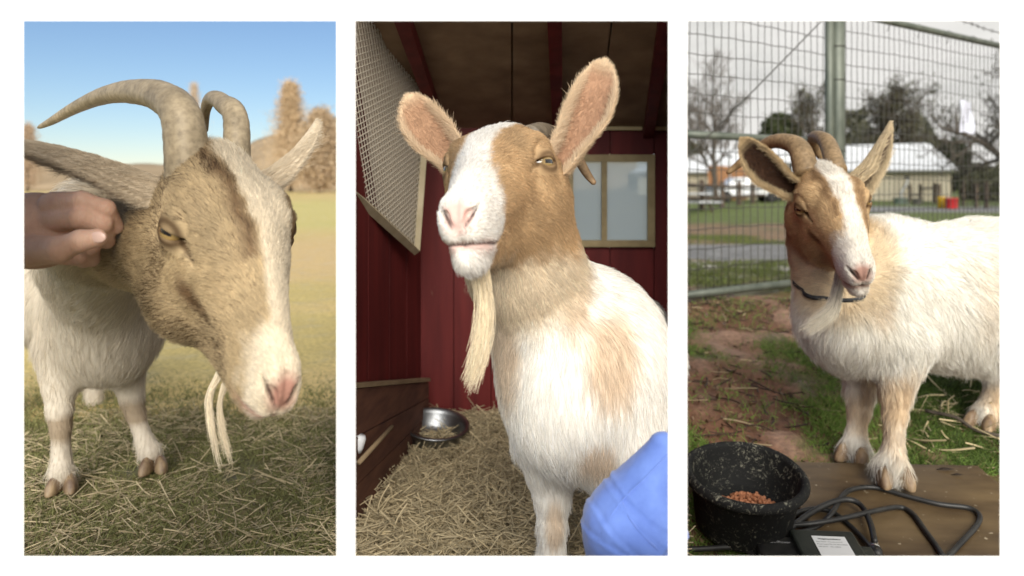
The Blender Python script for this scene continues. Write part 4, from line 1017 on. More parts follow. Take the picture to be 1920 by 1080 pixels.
    mg, nt, b = mat('frosted_pane', .9, col=(.78, .88, .93)); tr = nd(nt, 'ShaderNodeBsdfTranslucent'); tr.inputs[0].default_value = (.88, .97, 1., 1); ms_ = nd(nt, 'ShaderNodeMixShader'); ms_.inputs[0].default_value = .95
    out = nt.nodes['Material Output']; lk(nt, b.outputs[0], ms_.inputs[1]); lk(nt, tr.outputs[0], ms_.inputs[2]); tp = nd(nt, 'ShaderNodeBsdfTransparent'); tp.inputs[0].default_value = (.93, .97, 1., 1); m2 = nd(nt, 'ShaderNodeMixShader'); m2.inputs[0].default_value = .45; lk(nt, ms_.outputs[0], m2.inputs[1]); lk(nt, tp.outputs[0], m2.inputs[2]); lk(nt, m2.outputs[0], out.inputs[0])
    for a, b2 in ((x0 + .018, xm - .0075), (xm + .0075, x1 - .020)): sub('pane', ((a + b2) / 2, y + .004, (z0 + z1) / 2), (b2 - a, .003, z1 - z0 - .038), mg)
    tag(root, 'open-fronted red board shed with small two-pane window in its back wall', 'shed')
    # lattice screen in a slanting frame on the side wall
    P1 = W(779, 470, 1.90); P2 = W(801, 165, 1.90); P3 = W(648, 350, 1.47); e1 = P3 - P1; e2 = P2 - P1
    P5 = W(768, 40, 1.80); nrm = np.cross(e2, e1); nrm /= np.linalg.norm(nrm)
    def proj(p): return p - nrm * ((p - P1) @ nrm)
    P5 = proj(W(762, 30, 1.86)); P4 = P3 + (P2 - P1) * 1.35
    sc = empty('screen_panel', P1); mf = simple('cream_frame', (.42, .35, .22), (.55, .47, .32), 20, .6, .1, .002); mwire, _, bw = mat('galvanised_wire', .45, col=(.62, .56, .46), metal=.1)
    mbk = simple('dusty_backing', (.50, .42, .33), (.66, .57, .46), 6, .95, .1, .003)
    def bar(n, a, b, w=.012): V, F = sweep(np.array([a, b]), w, 4, 1., nrm); o = mesh_obj(n, V, F, mf, sc, smooth=False); return o
    for a, b in ((P1, P2), (P1, P3), (P2, P5)): bar('frame_bar', a, b)
    poly = [P1, P2, P5, P4, P3]
    V = [p + nrm * -.010 for p in poly]; mesh_obj('backing', V + [p - nrm * .004 for p in V], [[0, 1, 2, 3, 4], [9, 8, 7, 6, 5]] + [[i, (i + 1) % 5, 5 + (i + 1) % 5, 5 + i] for i in range(5)], mbk, sc, smooth=False)
    bx = e1 / np.linalg.norm(e1); by = e2 - bx * (e2 @ bx); by /= np.linalg.norm(by); q2 = np.array([[(p - P1) @ bx, (p - P1) @ by] for p in poly])
    wires = []
    for ang in (38, 142):
        dr = np.array([math.cos(math.radians(ang)), math.sin(math.radians(ang))]); nn = np.array([-dr[1], dr[0]]); s = q2 @ nn
        for o in np.arange(s.min(), s.max(), .0125):
            ts = []
            for i in range(5):
                a, b = q2[i], q2[(i + 1) % 5]; da, db = a @ nn - o, b @ nn - o
                if da * db < 0: ts.append((a + (b - a) * da / (da - db)) @ dr)
            if len(ts) >= 2:
                ts = [min(ts), max(ts)]; A, Bp = [P1 + bx * (nn * o + dr * t)[0] + by * (nn * o + dr * t)[1] for t in ts]
                wires.append(sweep(np.array([A, Bp]), .0013, 4, cap=False))
    V, F = join(wires); tag(mesh_obj('wire_mesh', V, F, mwire, sc), kind='stuff')
    tag(sc, 'pale diamond-mesh screen panel in cream frame on the red side wall', 'screen')
    # hanging batten rack top left
    rk = empty('loft_hatch', W(800, 80, 1.7)); mo = simple('old_tan_paint', (.30, .23, .10), (.44, .35, .17), 20, .7, .1, .002)
    for a, b in ((W(772, 30, 1.74), W(814, 112, 1.74)), (W(814, 112, 1.74), W(818, 25, 1.74)), (W(790, 22, 1.74), W(797, 75, 1.74))):
        V, F = sweep(np.array([a, b]), .0065, 4, 1., (0, 1, 0)); mesh_obj('batten', V, F, mo, rk, smooth=False)
    tag(rk, 'small tan wooden frame hanging below the ceiling above the mesh screen', 'frame')
    # feed box of brown boards, lower left
    fb = empty('feed_box', W(735, 870, 1.72)); mb = simple('brown_board', (.085, .030, .018), (.16, .065, .035), 10, .8, .3, .003, sc=(1, 1, 5)); mtop = simple('worn_edge', (.22, .15, .085), (.32, .23, .13), 20, .8)
    a = W(652, 730, 1.42); b = W(800, 722, 2.06); u = (b - a); u[2] = 0; L = np.linalg.norm(u); Fr = frame(np.array([-u[1], u[0], 0]) * -1)
    za, zb2 = CAMZ - (727 - YH) / FPX * a[1], CAMZ - (714 - YH) / FPX * b[1]; nb2 = Fr[:, 1] * .006      # sides rise towards the near end
    def slab(name, z0a, z0b, z1a, z1b, w, m):
        V = []
        for sgn in (-1, 1): V += [(*(a[:2] + sgn * w * nb2[:2]), z0a), (*(b[:2] + sgn * w * nb2[:2]), z0b), (*(b[:2] + sgn * w * nb2[:2]), z1b), (*(a[:2] + sgn * w * nb2[:2]), z1a)]
        mesh_obj(name, V, [[0, 1, 2, 3], [7, 6, 5, 4], [0, 4, 5, 1], [1, 5, 6, 2], [2, 6, 7, 3], [3, 7, 4, 0]], m, fb, smooth=False)
    for i in range(3): slab('board', .12 + (za - .12) * i / 3, .12 + (zb2 - .12) * i / 3, .12 + (za - .12) * (i + 1) / 3 - .003, .12 + (zb2 - .12) * (i + 1) / 3 - .003, 1 + .1 * (i % 2), mb)
    slab('top_rail', za - .001, zb2 - .001, za + .008, zb2 + .008, 1.8, mtop)
    V, F = sweep(np.array([W(672, 868, 1.42), W(735, 800, 1.55)]), .005, 6); mesh_obj('prop', V, F, mtop, fb)
    tag(fb, 'low brown board feed box with worn top edge against the red wall', 'feed box')
    # steel bowl tipped against the box
    c = W(815, 805, 1.93); n = np.array([.10, -.16, 1.]); r = .068
    prof = [(0, -.030), (.040, -.030), (.056, -.020), (.066, .004), (r, .012), (r + .006, .012), (r + .006, .0145), (r - .001, .015), (.063, .005), (.053, -.017), (.038, -.027), (0, -.027)]
    V, F = revolve([(q * 1.2, h * 1.2) for q, h in prof], c, n); mst = simple('dull_steel', (.26, .27, .28), (.46, .48, .50), 14, .38, .05, .001, metal=1.); tag(mesh_obj('bowl', V, F, mst), 'dull steel feed bowl lying in the straw beside the brown box', 'bowl')
    c = W(672, 832, 1.47); V, F = revolve([(0, -.016), (.010, -.016), (.012, -.006), (.012, .012), (.009, .018), (0, .018)], c, (.3, 0, 1), 20); mwh, _, _b2 = mat('white_plastic', .4, col=(.82, .84, .87)); mesh_obj('end_cap', V, F, mwh, fb)
    # straw bedding
    n = 15000; P = scatter(640, 1258, 1.22, 2.14, n); hgt = .02 * fbm(P * 7, 3, 41) + .035 * sstep(1.9, 2.14, P[:, 1]) * fbm(P * 9, 2, 3); P[:, 2] += hgt * rng.random(n)
    P = P[(P[:, 0] > -.225 * P[:, 1] + .02) | (P[:, 1] < 1.40)]
    straws('straw_bedding', P, rng.uniform(.03, .12, len(P)), .0010, np.array([.58, .48, .30]) * rng.uniform(.5, 1.35, (len(P), 1)), .30, label='deep loose straw bedding covering the shed floor', cat='straw', wob=.5)
    # kneeling person in blue trousers, lower right
    pr = empty('person', (.25, .85, .10)); md = simple('blue_cotton', (.115, .20, .56), (.155, .26, .66), 40, .85, .15, .002, sheen=.3)
    _nt = md.node_tree; _b = _nt.nodes['Principled BSDF']
    wv = nd(_nt, 'ShaderNodeTexWave'); wv.inputs['Scale'].default_value = 320; wv.inputs['Distortion'].default_value = 1.; tc = nd(_nt, 'ShaderNodeTexCoord'); lk(_nt, tc.outputs['Object'], wv.inputs['Vector']); bump(_nt, _b, wv.outputs[0], .12, .0008)
    K = W(1183, 985, .84); hip = W(1241, 836, .845); ft = W(1178, 1400, .90)
    def leg_sd(p):
        d = smin(cone(p, K, hip, .0495, .0165), cone(p, K + [.002, .004, -.005], ft, .0500, .040), .03)
        d = smin(d, ell(p, W(1212, 990, .86), (.030, .06, .065)), .03)
        ax = (hip - K) / np.linalg.norm(hip - K); q = (p - K.astype(F32)) @ ax.astype(F32)
        w1 = np.sin(q * 120 + p[:, 2] * 95 + 3 * fbm(p * 14, 2, 5)) * .0016; w2 = (fbm(p * np.array([30, 30, 22]), 3, 8) - .5) * .010
        rid = np.exp(-((p[:, 0] - K[0] - .03 + (p[:, 2] - K[2]) * -1.1 + .02 * (fbm(p * 20, 2, 3) - .5)) / .003) ** 2) * .0030
        rid2 = np.exp(-((p[:, 0] - K[0] - .055 + (p[:, 2] - K[2]) * 1.4) / .003) ** 2) * .003
        f3 = (p[:, 0] - K[0] + .02) * .75 + (p[:, 2] - K[2]) * .9 + .018 * (fbm(p * 16, 2, 13) - .5); f4 = (p[:, 0] - K[0] - .01) * .35 + (p[:, 2] - K[2] + .05) * 1.0 + .02 * (fbm(p * 13, 2, 17) - .5)
        cr = sum(np.exp(-((f - o) / .0022) ** 2) * .0030 - np.exp(-((f - o - .006) / .003) ** 2) * .0022 for f, o in ((f3, .0), (f3, .035), (f4, -.01), (f4, .03)))
        return d + w2 * .7 - rid * .8 - rid2 * .8 - cr * .45
    V, Q = surface(leg_sd, K - [.10, .12, .30], hip + [.08, .12, .06], .0032); mesh_obj('trouser_leg', V, Q, md, pr)
    def on_leg(px, py):
        d = np.linspace(.74, .95, 400); q = np.array([W(px, py, k) for k in d]); v = leg_sd(q.astype(F32)); i = int(np.argmax(v < 0)) if (v < 0).any() else None
        return None if i is None else q[i]
    for path in ([(1250, 852), (1232, 872), (1208, 898), (1178, 926), (1150, 960), (1128, 1000)], [(1165, 940), (1180, 970), (1202, 1000), (1232, 1030), (1262, 1060)]):
        q = [on_leg(*k) for k in path]; q = [k for k in q if k is not None]
        if len(q) > 3: V, F = sweep(spline(q, 40), .0011, 6); mesh_obj('seam', V, F, md, pr)
    sh = simple('brown_boot', (.06, .035, .02), (.11, .065, .04), 30, .6); V, Q = surface(lambda p: smin(ell(p, ft + [0, 0, .03], (.045, .05, .06)), ell(p, ft + [-.01, -.06, -.01], (.042, .10, .032)), .03), ft - [.1, .2, .08], ft + [.1, .12, .12], .006); mesh_obj('boot', V, Q, sh, pr)
    tag(pr, 'bent knee in bright blue cotton trousers in front of the goat', 'person')
# ================================================================ right opening: paddock
SLN = np.array([0, -.176, 1.]); SLN /= np.linalg.norm(SLN)
def paddock():
    msteel = simple('weathered_pipe', (.075, .090, .070), (.155, .170, .135), 16, .5, .15, .002, metal=.2, sc=(1, 1, .4))
    mwire, _, bw = mat('fence_wire', .5, col=(.075, .072, .062), metal=.5)
    A0 = np.array([.668, 2.85]); sl = .65; dirv = np.array([1, sl]); dirv /= np.linalg.norm(dirv)
    def fx(px): a = (px - 960) / FPX; Y = (A0[1] - sl * A0[0]) / (1 - sl * a); return np.array([a * Y, Y])
    L0 = -.14; Lp = np.linalg.norm(fx(1560) - A0); L1 = np.linalg.norm(fx(1900) - A0) + .10
    pt = lambda s, z: np.array([*(A0 + dirv * s), z])
    nrm = np.array([dirv[1], -dirv[0], 0.])
    def wires(root, s0, s1, z0, z1, off):
        zz = np.arange(z0, z1 + .01, .0752)
        for z in zz:
            n = 30; s = np.linspace(s0, s1, n); P = np.array([pt(q, z + .0018 * math.sin(q * 143 + z * 40) + .004 * math.sin(q * 5 + z * 9)) for q in s]); V, F = sweep(P, .0018, 5); mesh_obj('wire', V, F, mwire, root)
        for q in np.arange(s0 + .02, s1, .0439):
            P = np.array([pt(q + .0022 * math.sin(z * 42 + q * 31), z) for z in np.linspace(z0 - .01, z1 + .012, 14)]) + nrm * .0028; V, F = sweep(P, .00165, 5, up=(1, 0, 0)); mesh_obj('wire', V, F, mwire, root)
    lf = empty('wire_gate', pt(.2, .35)); tag(lf, 'wire mesh gate panel with pipe rails left of the steel post', 'fence')
    tube('bottom_rail', [pt(L0, .376), pt(Lp - .03, .376)], .0165, msteel, lf, 12); tube('middle_rail', [pt(L0, .990), pt(Lp - .03, .990)], .0150, msteel, lf, 12)
    tube('top_rail', [pt(L0, 1.86), pt(Lp - .03, 1.86)], .0165, msteel, lf, 12)
    tube('side_rail', [pt(Lp - .02, .35), pt(Lp - .02, 1.88)], .0190, msteel, lf, 14, up=(1, 0, 0))
    wires(lf, L0, Lp - .045, .40, 1.84, 0)
    P = [W(1240, 335, 2.80) , W(1290, 288, 2.84), W(1420, 158, 3.05), W(1537, 38, 3.27), W(1575, -2, 3.30)]; P = [p - np.array([0, .05, 0]) for p in P]
    tube('brace_cable', P, .0028, mwire, lf, 6, 24)
    ps = empty('fence_post', pt(Lp + .035, .33)); tube('pipe', [pt(Lp + .040, .28), pt(Lp + .040, 1.98)], .0325, msteel, ps, 24, up=(1, 0, 0))
    for z in (.62, .95, 1.27, 1.42, 1.56): V, F = sweep([pt(Lp + .040, z) + .0345 * np.array([math.cos(a), math.sin(a), .05 * math.sin(a)]) for a in np.linspace(0, 6.28, 22)], .0022, 5); mesh_obj('tie_wire', V, F, mwire, ps)
    V, F = revolve([(.034, 0), (.034, .012), (.02, .028), (0, .032)], pt(Lp + .040, 1.98), seg=24); mesh_obj('cap', V, F, msteel, ps)
    tag(ps, 'tall weathered steel pipe post between the two wire panels', 'post')
    rf = empty('wire_fence', pt(Lp + .8, .34)); tag(rf, 'wire mesh fence panel with high pipe rail right of the steel post', 'fence')
    tube('top_rail', [pt(Lp + .07, 1.585), pt(L1, 1.575)], .0165, msteel, rf, 12); tube('end_post', [pt(L1 + .02, .28), pt(L1 + .02, 1.75)], .025, msteel, rf, 14, up=(1, 0, 0))
    wires(rf, Lp + .08, L1, .37, 1.56, 0)
    P = [W(1780, 32, 4.0), W(1820, 44, 4.1), W(1850, 55, 4.2), W(1900, 68, 4.3)]; bw_ = tube('barbed_wire', P, .0028, mwire, rf, 6, 30)
    bs = []
    for k in range(7):
        q = spline(P, 40)[4 + k * 5]; bs.append(sweep(np.array([q - [.004, 0, .012], q + [.004, 0, .012]]), .0016, 4)); bs.append(sweep(np.array([q - [-.008, 0, .009], q + [-.008, 0, .009]]), .0016, 4))
    V, F = join(bs); o = mesh_obj('barbs', V, F, mwire); o.parent = bw_
    for k, s in enumerate((Lp + .45, Lp + .72, Lp + 1.0, Lp + 1.25)): V, F = sweep([pt(s, 1.60), pt(s + .01, 1.585) + nrm * .02, pt(s - .005, 1.562) + nrm * .006, pt(s - .018, 1.53) + nrm * .004], .0016, 5); mesh_obj('tie_wire', V, F, mwire, rf)
    # paper sheet tied to the wires
    q0 = fx(1808); sN = (q0 - A0) @ dirv; n = 8; V = []; F = []
    zt, zb = CAMZ + (YH - 190) / FPX * q0[1], CAMZ + (YH - 249) / FPX * q0[1]
    for i in range(n):
        for j in range(5):
            t = i / (n - 1); V.append(pt(sN - .066 + .033 * j + .022 * t + (.012 if j in (0,) and i == 0 else 0), zt + (zb - zt) * t + .006 * math.sin(j * 1.7)) - nrm * (-.006 - .008 * math.sin(t * 5 + j)))
    for i in range(n - 1):
        for j in range(4): a = i * 5 + j; F.append([a, a + 1, a + 6, a + 5])
    V = np.array(V); F2 = F + [[p + len(V) for p in f[::-1]] for f in F]; m_ = len(V)
    for i in range(n - 1):
        for j in (0, 4): a = i * 5 + j; F2.append([a, a + 5, a + 5 + m_, a + m_])
    mp, nt, b = mat('limp_plastic_sheet', .5, col=(.66, .68, .78)); b.inputs['Transmission Weight'].default_value = .15
    sg = mesh_obj('sheet', np.concatenate([V, V + nrm * .0012]), F2, mp); tag(sg, 'pale bluish sheet hanging on the wire mesh near the right edge', 'sheet')
    # ---------------- weighing board, feed pan, pellets, cables
    mboard = simple('wet_plywood', (.060, .036, .016), (.155, .105, .050), 5, .45, .25, .003, sc=(1, 3, 1), spec=.5, detail=9)
    _nt = mboard.node_tree; _b = _nt.nodes['Principled BSDF']; _src = _b.inputs['Base Color'].links[0].from_socket; sp = noise(_nt, 70, 2); mx = nd(_nt, 'ShaderNodeMix', data_type='RGBA'); lk(_nt, ramp(_nt, sp.outputs[0], [(.70, (0, 0, 0)), (.74, (1, 1, 1))]).outputs[0], mx.inputs[0]); lk(_nt, _src, mx.inputs[6]); mx.inputs[7].default_value = (.34, .28, .19, 1); lk(_nt, mx.outputs[2], _b.inputs['Base Color'])
    TH = .030
    BL, BR, FR = onp(1440, 864, TH), onp(1833, 872, TH), onp(1965, 935, TH); fdir = (FR - BR); fdir /= np.linalg.norm(fdir); n3 = SLN
    e = (BR - BL) / np.linalg.norm(BR - BL); fd = fdir - e * (fdir @ e); fd /= np.linalg.norm(fd); fd = fd * .93 + e * .06
    FRr = BR + fd * .62; FLr = BL + fd * .62
    V = [BL, BR, FRr, FLr]; V = V + [p - n3 * .024 for p in V]
    pb = mesh_obj('weighing_board', V, [[3, 2, 1, 0], [4, 5, 6, 7], [0, 1, 5, 4], [1, 2, 6, 5], [2, 3, 7, 6], [3, 0, 4, 7]], mboard, smooth=False); bevel(pb, .003)
    tag(pb, 'damp brown plywood board under the feed pan and cables', 'board')
    mrub, nt, b = mat('speckled_rubber', .75, spec=.35)
    vz = noise(nt, 95, 6, .75, dist=1.5); v2 = noise(nt, 14, 2); ml = nd(nt, 'ShaderNodeMath', operation='MULTIPLY_ADD'); lk(nt, v2.outputs[0], ml.inputs[0]); ml.inputs[1].default_value = .22; lk(nt, vz.outputs[0], ml.inputs[2])
    lk(nt, ramp(nt, ml.outputs[0], [(.66, (.0085, .009, .0085)), (.70, (.04, .04, .032)), (.78, (.30, .29, .22))]).outputs[0], b.inputs['Base Color']); bump(nt, b, vz.outputs[0], .5, .002)
    Bc = onp(1392, 986, TH) + n3 * .001; H, R1, R0 = .115, .116, .090
    prof = [(0, 0), (R0 - .004, 0), (R0, .004), (R1 - .014, H - .022), (R1 - .009, H - .020)] + [(R1 - .006 + .0085 * math.cos(a), H - .0085 + .0105 * math.sin(a)) for a in np.linspace(-1.2, 3.3, 12)] + [(R1 - .020, H - .026), (R0 - .004, .044), (R0 - .012, .036), (0, .036)]
    V, F = revolve(prof, Bc, n3, 64); kz = 1 + .03 * (fbm(V * 25, 2, 3) - .5); V = Bc + (V - Bc) * kz[:, None]
    tag(mesh_obj('feed_pan', V, F, mrub), 'black speckled rubber feed pan with orange-pink pellets in it', 'pan')
    mpel = simple('feed_pellet', (.36, .135, .055), (.56, .25, .13), 140, .8, .3, .001)
    V, F = revolve([(0, -.0078), (.0030, -.0075), (.0034, -.006), (.0034, .006), (.0030, .0075), (0, .0078)], (0, 0, 0), (0, 0, 1), 10); me = None; Fb = frame((0, 1, .176))
    for i in range(110):
        k = i / 110; a = rng.random() * 6.283; rr = .046 * math.sqrt(rng.random()); lay = int(3 * max(0, 1 - rr / .05) * rng.random())
        p = Bc + n3 * (.036 + .0036 + .0058 * lay) + Fb[:, 0] * (rr * math.cos(a) * 1.1 + .010) + Fb[:, 1] * (rr * math.sin(a) * .75 + .012)
        if me is None: o = mesh_obj('pellet', V, F, mpel); me = o.data
        else: o = bpy.data.objects.new('pellet', me); link(o)
        o.rotation_euler = (math.pi / 2 + rng.normal(0, .35), rng.normal(0, .3), rng.random() * 6.283); o.location = p
        tag(o, 'small orange-pink feed pellet lying in the black pan', 'pellet', 'pellets in the feed pan')
    mcab = simple('black_cable', (.010, .010, .010), (.030, .029, .026), 30, .45, .1, .001, spec=.5)
    def cab(pts, r, lift, label):
        P = np.array([onp(px, py, TH + r + 0.001 + l) for (px, py), l in zip(pts, lift)])
        return tag(tube('cable', P, r, mcab, None, 10, 90), label, 'cable', 'cables on the board')
    cab([(1640, 1016), (1633, 985), (1620, 955), (1603, 940), (1580, 937), (1550, 946), (1515, 965), (1485, 988), (1462, 1003)], .0058, [.012, .010, .008, .012, .014, .012, .006, .002, 0], 'thick black cable arching into the silver connector')
    cab([(1636, 1030), (1612, 1003), (1585, 978), (1562, 961), (1535, 954), (1505, 958), (1480, 970), (1455, 985)], .0048, [.010, 0, .0, .0, .0, .0, 0, 0], 'black cable curving low under the arch to the board edge')
    cab([(1462, 1000), (1500, 998), (1535, 985), (1560, 962), (1580, 930), (1600, 917), (1640, 914), (1700, 930), (1760, 945), (1815, 952), (1836, 965), (1832, 985), (1800, 1020), (1775, 1046), (1750, 1062), (1715, 1092)], .0050, [0, 0, 0, .014, .002, 0, 0, 0, 0, 0, 0, 0, 0, .0, 0, 0], 'long black cable looping widely to the right across the board')
    cab([(1470, 985), (1520, 982), (1580, 972), (1640, 958), (1685, 951), (1710, 962), (1735, 995), (1760, 1030), (1778, 1060), (1795, 1090)], .0050, [0, .010, .012, .011, 0, 0, 0, .0, .0112, 0], 'black cable running between the loops and down off the board')
    cab([(1290, 1030), (1330, 1028), (1370, 1026), (1400, 1032), (1425, 1055)], .0050, [0, 0, 0, 0, 0], 'short black cable in front of the feed pan')
    # weighing indicator: dark box, printed label, second unit with plug
    X = np.array([1, 0, 0.]) * .995 + np.array([0, .995, .175]) * -.06; X /= np.linalg.norm(X); Z = n3; Y = np.cross(Z, X); Rb = np.stack([X, Y, Z], 1)
    mbox = simple('dark_green_plastic', (.012, .016, .012), (.026, .030, .024), 30, .5, .1, .001)
    c = onp(1556, 1046, TH + .02); ib = empty('weighing_indicator', c - Z * .02); o = part_box('case', c, (.115, .105, .040), mbox, ib, Rb, .004)
    part_box('step', c + X * .068 - Z * .006 - Y * .012, (.030, .080, .026), mbox, ib, Rb, .003)
    mlab, _, _b3 = mat('printed_label', .5, col=(.80, .81, .80)); lc = c + X * .006 + Y * .002 + Z * .0206
    lab = part_box('label', lc, (.060, .060, .0006), mlab, ib, Rb)
    mink, _, _b4 = mat('black_ink', .7, col=(.03, .03, .03))
    def text(body, off, size, parent, bold=False):
        cu = bpy.data.curves.new('print', 'FONT'); cu.body = body; cu.size = size; cu.align_x = 'LEFT'; cu.materials.append(mink); cu.offset = .00012 if bold else 0
        o = text_mesh(cu); M = Matrix(Rb.tolist()).to_4x4(); M.translation = Vector(lc + X * off[0] + Y * off[1] + Z * .0008); o.matrix_world = M
        o.parent = parent; return o
    text('Weighing Indicator', (-.021, .0195), .0053, lab, True); text('Scale Model:   Accuracy class: III', (-.027, .012), .0036, lab); text('Power Supply: DC 12V 50Hz 500mA', (-.027, .005), .0036, lab); text('S/N: 20210     Max: 200KG', (-.027, -.002), .0036, lab)
    tag(ib, 'dark box with white printed label lying on the board', 'weighing indicator')
    c2 = onp(1462, 1046, TH + .014); pu = empty('power_unit', c2 - Z * .014); part_box('case', c2, (.075, .090, .028), mcab, pu, Rb, .006)
    cu = bpy.data.curves.new('print', 'FONT'); cu.body = 'DC/Power'; cu.size = .0085; mwi, _, _b5 = mat('white_ink', .6, col=(.5, .5, .5)); cu.materials.append(mwi); o = text_mesh(cu); M = Matrix(Rb.tolist()).to_4x4(); M.translation = Vector(c2 + X * -.012 + Y * .022 + Z * .0145); o.matrix_world = M; o.parent = pu; o.matrix_parent_inverse = Matrix.Translation(-Vector(pu.location))
    tag(pu, 'black power unit marked in small white letters in front of the pan', 'power unit')
    # silver connector
    cp = onp(1640, 1024, TH + .012); ax = onp(1637, 1002, TH + .014) - onp(1643, 1040, TH + .010); ax /= np.linalg.norm(ax); cn = empty('connector', cp); msil, _, _b6 = mat('bright_metal', .25, col=(.75, .74, .70), metal=1.)
    V, F = revolve([(.0, -.030), (.011, -.030), (.012, -.012), (.0, -.012)], cp, ax, 24); mesh_obj('plug_body', V, F, mcab, cn)
    V, F = revolve([(0, -.0118), (.0095, -.0115), (.0100, -.006), (.0095, -.004), (0, -.0038)], cp, ax, 24); mesh_obj('ring', V, F, msil, cn)
    V, F = revolve([(0, .0), (.0075, .0), (.0075, .010), (.006, .012), (0, .012)], cp, ax, 8); mesh_obj('nut', V, F, msil, cn, smooth=False)
    tag(cn, 'bright silver screw connector at the cable end', 'connector')
    # a fallen leaf
    for i, (px, py) in enumerate(((1772, 880), (1795, 890))):
        q = onp(px, py, TH + .002); V = np.array([[-.02, 0, 0], [0, .004, .003], [.02, .001, .001], [.004, -.006, .002]]) * (1. if i == 0 else .7) + q; ml2, _, _b7 = mat('dry_leaf', .8, col=(.03, .018, .01)); tag(mesh_obj('leaf', np.concatenate([V, V - n3 * .0008]), [[0, 1, 2, 3], [7, 6, 5, 4], [0, 4, 5, 1], [1, 5, 6, 2], [2, 6, 7, 3], [3, 7, 4, 0]], ml2), ('dark curled leaf on the board right of the hoof', 'small dark leaf scrap near the back edge of the board')[i], 'leaf')
    mlt = P = scatter(1275, 1890, 1.32, 2.9, 1500); P = P[~((P[:, 1] < 1.79) & (P[:, 0] > onp(1430, 900, 0)[0] - .04))]; P[:, 2] += .004; o = leaves('leaf_litter', P, .0085, (.07, .04, .022), (.26, .17, .10), None); tag(o, 'brown dead leaves and clods strewn on the mud', 'leaf litter', kind='stuff')
    # ---------------- turf, straw and twigs on the mud
    gmask = grass_mask
    onb = lambda P: ~((P[:, 1] < BL[1] + .0) & (P[:, 0] > onp(1430, 900, 0)[0] - .04) & (P[:, 1] < 1.79))
    def keep(P):
        g = gmask(P); return (rng.random(len(P)) < sstep(.42, .50, g + .10 * (fbm(P * 30, 2, 66) - .5)) * .95 + .07) & onb(P)
    P = scatter(1270, 1900, 1.30, 3.0, 95000, keep); P[:, 2] -= .006; n = len(P); gc = np.array([.165, .265, .05]) * rng.uniform(.55, 1.35, (n, 1)); gc[rng.random(n) < .12] = (.30, .25, .11)
    blades('grass', P, rng.uniform(.012, .034, n) * (.6 + .8 * vnoise(P * 9, 3)), .0009, gc, 1.0, label='short wet grass growing in patches through the red mud', cat='grass')
    P = scatter(1690, 1900, 1.60, 2.3, 7000, onb); n = len(P); blades('grass', P, rng.uniform(.012, .04, n), .0009, np.array([.080, .125, .024]) * rng.uniform(.5, 1.35, (n, 1)), 1.1, label='thicker grass behind the board under the goat belly', cat='grass')
    P = scatter(1270, 1900, 3.05, 9, 26000, lambda q: rng.random(len(q)) < sstep(.40, .55, fbm(q * 1.6, 3, 8) * -1 + 1) * (1 - sstep(4.7, 4.8, q[:, 1]) * (1 - sstep(6.9, 7.2, q[:, 1])))); n = len(P)
    blades('grass', P, rng.uniform(.015, .04, n), .0018, np.array([.11, .135, .03]) * rng.uniform(.5, 1.3, (n, 1)), 1.1, label='thin grass on the ground beyond the wire fence', cat='grass')
    P = scatter(1270, 1900, 1.32, 2.95, 650, onb); P[:, 2] += .004; n = len(P); cc = np.where((rng.random(n) < .86)[:, None], [.045, .028, .018], [.42, .33, .19]) * rng.uniform(.7, 1.3, (n, 1))
    straws('twigs', P, rng.uniform(.02, .11, n), .0016, cc, .10, label='dark twigs and straw bits strewn over the mud', cat='twigs', wob=.3)
    P = scatter(1700, 1900, 1.78, 2.1, 60); P[:, 2] += .01; straws('straw', P, rng.uniform(.06, .2, 60), .0018, np.array([.55, .45, .26]) * rng.uniform(.7, 1.2, (60, 1)), .3, label='pale straw stalks beside the rear hoof', cat='straw', wob=.5)
    q = spline([W(1735, 770, 1.95), W(1790, 782, 1.9), W(1830, 806, 1.86), W(1880, 818, 1.85)], 20); q[:, 2] = np.maximum(q[:, 2], gz(q[:, 0], q[:, 1]) + .006); V, F = sweep(q, .0045, 7); tag(mesh_obj('branch', V, F, M_BARK), 'thin dark curved branch on the grass in front of the rear hoof', 'branch')
